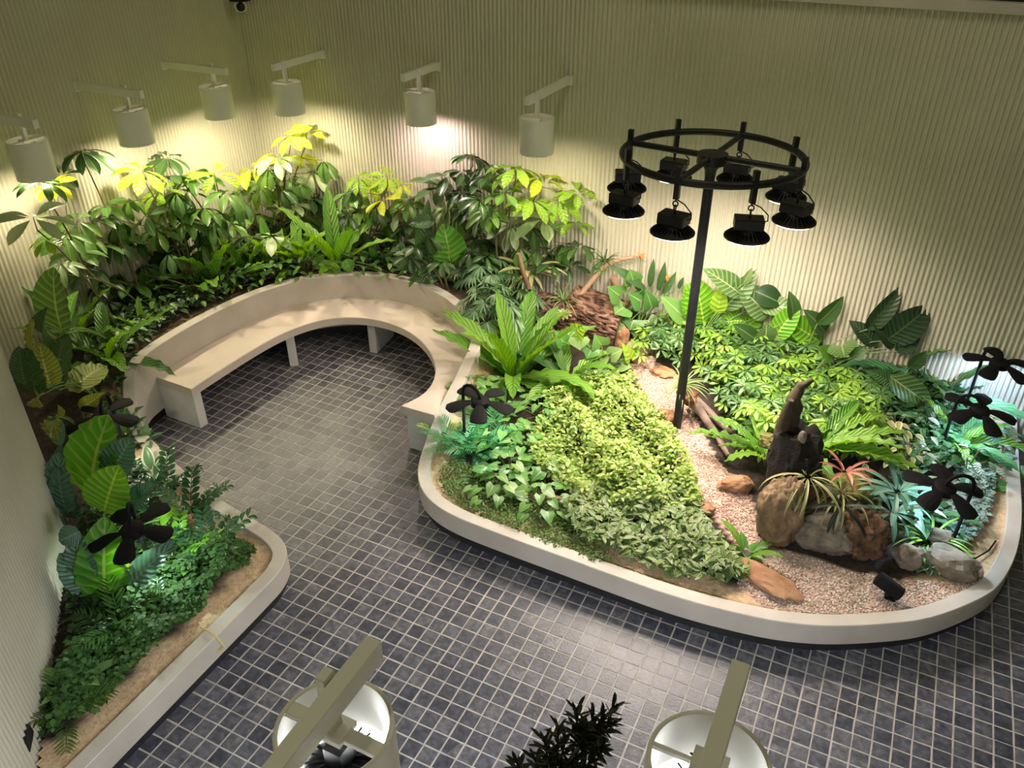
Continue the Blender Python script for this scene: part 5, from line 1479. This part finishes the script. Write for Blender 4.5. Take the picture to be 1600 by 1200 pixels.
# dark fibre column with a horn-like driftwood on top
g = ground((1226, 790))
r = empty('moss_column', g * U, 'black fibre moss column standing among the rocks', 'plant support')
m = MB(); m.lathe([(.001, -.05), (.13, -.05), (.14, .05), (.155, .15), (.17, .25), (.18, .33), (.185, .40), (.185, .47), (.18, .54), (.165, .60), (.13, .65), (.07, .68), (.001, .69)], 40)
from mathutils import noise as _ns
m.v = [tuple(Vector(p) * (1 + .16 * _ns.noise(Vector(p) * 6) + .16 * _ns.noise(Vector(p) * 17))) for p in m.v]
m.build('fibre_body', M_COLUMN, r, True)
H = lambda px, dd=0.: at_d(px, dist_of(g.x, g.y) + dd)
branch('horn_driftwood', 'curved horn-shaped driftwood rising above the black moss column', [H((1222, 690), 1), H((1234, 655), 1), H((1242, 635), 1), H((1243, 618), 1), H((1252, 602), 1), H((1270, 593), 1)], .085, .016, M_HORN,
       extra=[([H((1222, 668)), H((1228, 645)), H((1236, 625))], .05, .02)])
small = lambda *a, **k: rosette(*a, **k)
def on_d(px, base_px): 
    q = ground(base_px); p = at_d(px, dist_of(q.x, q.y)); return p
p = H((1208, 684), 1.2); rock('moss_clump', 'yellowish moss clump at the top of the black column', 'moss', None, .17, M_MOSS, 31, (1.1, 1, .6), 0, (p.x, p.y), rough=.35, z=p.z - .6)
p = H((1252, 690), -1.0); rock('stone', 'smooth grey-green pebble wedged in the black column', 'rock', None, .09, M_ROCKG, 32, (.7, .6, 1.2), 0, (p.x, p.y), rough=.05, z=p.z)
# epiphytes
def epi(name, label, cat, px, dpx, n, L, key, mat, el=(0, 1.2), dd=0., var=1, width=1., bias=None):
    q = ground(dpx); p = at_dc(px, dist_of(q.x, q.y) + dd, 1.5)
    return rosette(name, label, cat, (p.x, p.y), n, L, key, mat, None, el, 'leaf', var, width=width, z=p.z, bias=bias)
epi('bromeliad', 'cream and pink bromeliad rosette on the reddish log', 'plant', (828, 428), (838, 500), 20, .36, 'rosette', L_BROM, (.05, 1.1), 0, 2)
epi('air_plant', 'spiky green air plant on the fissured log', 'plant', (880, 470), (890, 515), 26, .28, 'spike', L_SPIKE, (.1, 1.3))
epi('air_plant', 'spiky air plant with pale flowers on the sawn branch', 'plant', (945, 408), (930, 480), 26, .22, 'spike', L_FERND, (-.3, 1.3))
epi('flower_cluster', 'cluster of small cream flowers under the air plant on the sawn branch', 'flower', (938, 420), (930, 480), 34, .06, 'small', L_HEARTP, (-1.2, 1.2), -.3)
epi('flower_cluster', 'cluster of small cream flowers in front of the fissured log', 'flower', (880, 492), (885, 525), 30, .07, 'small', L_VAR, (-.6, 1.2), -.4)
epi('air_plant', 'spiky air plant clump tied to the pole', 'plant', (1066, 602), (1075, 650), 40, .24, 'spike', [L_SPIKE, L_HEARTP], (-.4, 1.3))
p = on_d((1074, 615), (1075, 655)); rock('root_ball', 'reddish-brown root ball of the air plant by the pole', 'plant root', None, .17, M_ROOT, 33, (1.1, .9, .8), 0, (p.x, p.y), rough=.35, z=p.z - .6)
epi('red_star_plant', 'pinkish red star-shaped bromeliad on the rock pile', 'plant', (1320, 738), (1325, 800), 12, .19, 'rosette', L_RED, (.1, 1.0), -1, 2)
epi('hanging_strap_plant', 'thin pale straps hanging over the black column and boulders', 'plant', (1262, 745), (1268, 805), 22, .34, 'grass', [L_SPIKE, L_VAR], (-.5, .5), -1.5)
epi('hanging_strap_plant', 'brownish thin straps over the mossy orange boulder', 'plant', (1315, 770), (1325, 810), 20, .30, 'grass', [L_SPIKE, L_BROM], (-.3, .8), -1)
epi('blade_plant', 'dark purple blade plant on the brown root boulder', 'plant', (1315, 790), (1330, 835), 8, .26, 'rosette', L_DARKB, (-.6, .7), -1)
epi('blue_strap_plant', 'blue-green strap-leaved rosette right of the rock pile', 'plant', (1402, 768), (1402, 815), 18, .27, 'strapblue', L_BLUE, (-.2, 1.1))
epi('blue_strap_plant', 'second blue-green rosette hanging over the stones', 'plant', (1395, 800), (1398, 840), 14, .24, 'strapblue', L_BLUE, (-.5, .9))
epi('blue_strap_plant', 'blue-green rosette left of the nearest right-hand lamp', 'plant', (1425, 790), (1425, 825), 14, .25, 'strapblue', L_BLUE, (-.2, 1.0))
small_ros('bright spider grass tuft in front of the nearest right-hand lamp', (1452, 848), 26, .34, 'grass', L_GRASS, (.2, 1.3), 'spider_grass', 'grass')
small_ros('white-flecked bushy plant between the two grey stones', (1448, 882), 40, .12, 'small', L_VMAR, (-.2, 1.3), 'white_flower_plant', 'plant')
small_ros('small green rosette on the gravel by the tan boulder', (1165, 862), 8, .14, 'ovate', L_HEART, (.1, .9), 'small_rosette', 'plant')
small_ros('round green leaf creeping onto the sand at the right rim', (1543, 757), 4, .16, 'heart', L_HEART, (.0, .3), 'sand_creeper', 'creeper')
small_ros('heart leaf trailing over the right rim', (1592, 735), 3, .14, 'heart', L_HEART, (.0, .3), 'sand_creeper', 'creeper')
# orange flowers
def flower(label, px, d0px, hgt):
    q = ground(d0px); p = at_dc(px, dist_of(q.x, q.y))
    r = empty('orange_flower', (p.x * U, p.y * U, (p.z - hgt) * U), label, 'flower')
    MB().tube([(0, 0, -.02), (.005, 0, hgt * U * .5), (0, 0, hgt * U)], .004, 6).build('stem', M_STEMG, r, True)
    for k in range(7):
        link('petal', LM('petal', M_ORANGE, lambda: leaf_geo(.3, 'lance', 4, .3, .2)), r, mat4=Matrix.Translation((0, 0, hgt * U)) @ orient(k * .9, .5 + .4 * (k % 2)) @ sc3(.075))
M_ORANGE = rough_mat('orange_petal', (.75, .20, .02), (.85, .30, .04), 10, .5, 0)
flower('orange star flower in front of the reddish log', (815, 491), (815, 520), 3.0)
flower('small orange flower on a thin stem against the back wall', (1001, 404), (1005, 465), 5.0)
flower('orange flower among the sword leaves by the pole', (1040, 438), (1035, 480), 3.5)

# gravel
rs = np.random.RandomState(5)
lo, hi = GRAVEL.min(0), GRAVEL.max(0)
c = rs.uniform(lo, hi, (60000, 2)); c = c[in_poly(c[:, 0], c[:, 1], GRAVEL)][:15000]
n = len(c)
s = rs.uniform(.005, .0105, n)
T = np.array([[1, 0, 0], [0, 1, 0], [-1, 0, 0], [0, -1, 0], [0, 0, .7], [0, 0, -.7]])
FT = np.array([(0, 1, 4), (1, 2, 4), (2, 3, 4), (3, 0, 4), (1, 0, 5), (2, 1, 5), (3, 2, 5), (0, 3, 5)])
a = rs.uniform(0, 2 * PI, n); ca, sa = np.cos(a), np.sin(a)
TT = T[None] * rs.uniform(.7, 1.25, (n, 6, 1))
X = TT[:, :, 0] * ca[:, None] - TT[:, :, 1] * sa[:, None]; Y = TT[:, :, 0] * sa[:, None] + TT[:, :, 1] * ca[:, None]
Vg = np.stack([c[:, 0, None] * U + X * s[:, None], c[:, 1, None] * U + Y * s[:, None], (soil_z(c[:, 0], c[:, 1]) * U + s * .4)[:, None] + TT[:, :, 2] * s[:, None]], 2)
me = bpy.data.meshes.new('gravel'); F = (np.arange(n)[:, None, None] * 6 + FT[None]).reshape(-1, 3)
me.vertices.add(n * 6); me.vertices.foreach_set('co', Vg.astype(np.float32).ravel())
me.loops.add(F.size); me.loops.foreach_set('vertex_index', F.ravel().astype(np.int32))
me.polygons.add(len(F)); me.polygons.foreach_set('loop_start', (np.arange(len(F)) * 3).astype(np.int32)); me.update(calc_edges=True)
at = me.attributes.new('rnd', 'FLOAT', 'POINT'); at.data.foreach_set('value', np.repeat(rs.uniform(0, 1, n), 6).astype(np.float32))
mg, nt, pb, _ = new_mat('gravel_stone')
aa = N(nt, 'ShaderNodeAttribute', attribute_name='rnd'); rr = ramp(nt, [(0, (.34, .19, .14)), (.4, (.56, .37, .30)), (.8, (.68, .50, .42)), (1, (.74, .66, .60))])
nt.links.new(aa.outputs['Fac'], rr.inputs[0])
r2 = ramp(nt, [(0, (.28, .20, .13)), (.4, (.52, .42, .31)), (.75, (.68, .60, .50)), (1, (.82, .78, .72))]); nt.links.new(aa.outputs['Fac'], r2.inputs[0])
ge = N(nt, 'ShaderNodeNewGeometry'); sp = N(nt, 'ShaderNodeSeparateXYZ'); nt.links.new(ge.outputs['Position'], sp.inputs[0])
mr = N(nt, 'ShaderNodeMapRange'); mr.inputs['From Min'].default_value = -6 * U; mr.inputs['From Max'].default_value = 0; nt.links.new(sp.outputs[0], mr.inputs['Value'])
mxg = N(nt, 'ShaderNodeMix', data_type='RGBA'); nt.links.new(mr.outputs[0], mxg.inputs[0]); nt.links.new(rr.outputs[0], mxg.inputs[6]); nt.links.new(r2.outputs[0], mxg.inputs[7])
nt.links.new(mxg.outputs[2], pb.inputs['Base Color']); pb.inputs['Roughness'].default_value = .8
me.materials.append(mg)
tag(link('gravel', me), 'pinkish gravel path widening towards the front right of the bed', 'gravel', kind='stuff')

# uplight standing on the gravel
g = ground((1390, 935))
r = empty('spotlight', g * U, 'small black cylinder spotlight standing on the gravel', 'garden lamp')
MB().box((0, 0, .01), (.07, .05, .03)).build('foot', M_PETAL, r, bevel=.004)
d = Vector((-.85, .15, .32)).normalized()
MB().tube([Vector((0, 0, .02)), Vector((0, 0, .075))], .012, 8).build('stem', M_PETAL, r, True)
cen = Vector((-.02, 0, .10))
MB().tube([cen - d * .085, cen - d * .08, cen + d * .09, cen + d * .095], [.04, .048, .052, .050], 24).build('body', M_PETAL, r, True)
# yellow drip hose ends
def hose(label, pts, mat):
    m = MB(); m.tube([p * U for p in pts], .006, 6)
    return tag(m.build('drip_hose', mat, None, True), label, 'hose')
M_HOSE = rough_mat('yellow_hose', (.60, .52, .16), (.70, .62, .22), 8, .4, 0)
hose('thin yellow drip hose looping at the right end of the bed', [at_z(p, z) for p, z in [((1535, 660), 3.0), ((1562, 668), 3.8), ((1572, 685), 3.2), ((1566, 705), 2.5), ((1558, 715), 2.3)]], M_HOSE)
hose('thin dry runner hanging over the left planter rim', [at_z(p, z) for p, z in [((312, 978), 2.5), ((335, 992), 2.75), ((345, 1003), 2.3), ((350, 1010), 1.9), ((345, 1016), 1.6), ((335, 1018), 1.4)]], M_HOSE)
hose('black drip pipe curling at the right end of the sand', [at_z(p, z) for p, z in [((1505, 874), 2.3), ((1525, 872), 2.4), ((1545, 860), 2.4), ((1556, 845), 2.3)]], M_PETAL)

# near dark shrub whose tip shows at the bottom of the view
ZT = 22.0
sb = at_z((862, 1235), 19.0)
r = empty('dark_leafy_shrub', (sb.x * U, sb.y * U, 0), 'black silhouetted shrub tip with narrow leaves at the bottom centre', 'shrub')
S0 = Vector((sb.x, sb.y, 0))
def q3(px, z): return (at_z(px, z) - S0) * U
tips = [((965, 1100), 22.6, (905, 1168)), ((930, 1120), 22.4, (895, 1180)), ((900, 1108), 22.4, (905, 1165)), ((873, 1135), 22, (868, 1200)), ((850, 1155), 21.8, (862, 1215)), ((940, 1168), 21.8, (912, 1178)), ((925, 1190), 21.2, (890, 1220)),
        ((885, 1150), 21.6, (870, 1215)), ((835, 1185), 21, (850, 1230)), ((808, 1192), 21, (820, 1230)), ((955, 1130), 22.2, (915, 1170)), ((900, 1185), 21.2, (880, 1230)), ((862, 1180), 21.2, (862, 1230)), ((945, 1118), 22.5, (905, 1170)), ((915, 1140), 22.3, (900, 1178)), ((880, 1200), 21, (870, 1240))]
L = [([Vector((0, 0, 0)), q3((862, 1235), 10) * .0 + Vector((0, 0, 9 * U)), q3((866, 1225), 20.2)], .02, .012)]
for tp, z, st in tips:
    A = q3(st, z - 1.0); Bq = q3(tp, z)
    base = q3((866, 1225), 20.2)
    L.append((bez(base, (base + A) / 2, A, 3) + [Bq], .007, .003))
    ax = (Bq - A).normalized()
    for k in range(24):
        t = .2 + .8 * (k + .5) / 24
        P = A.lerp(Bq, t)
        az = k * 2.39996
        perp = Matrix.Rotation(az, 3, ax) @ ax.orthogonal().normalized()
        d = (ax * (.5 + .7 * (t > .85)) + perp * .85).normalized()
        link('leaf', shape('podo', L_DARKB), r, mat4=Matrix.Translation(P) @ basis(d, ax + Vector((0, 0, .4))) @ sc3(.046 * random.uniform(.8, 1.2)))
stems(r, L, M_STEMD)
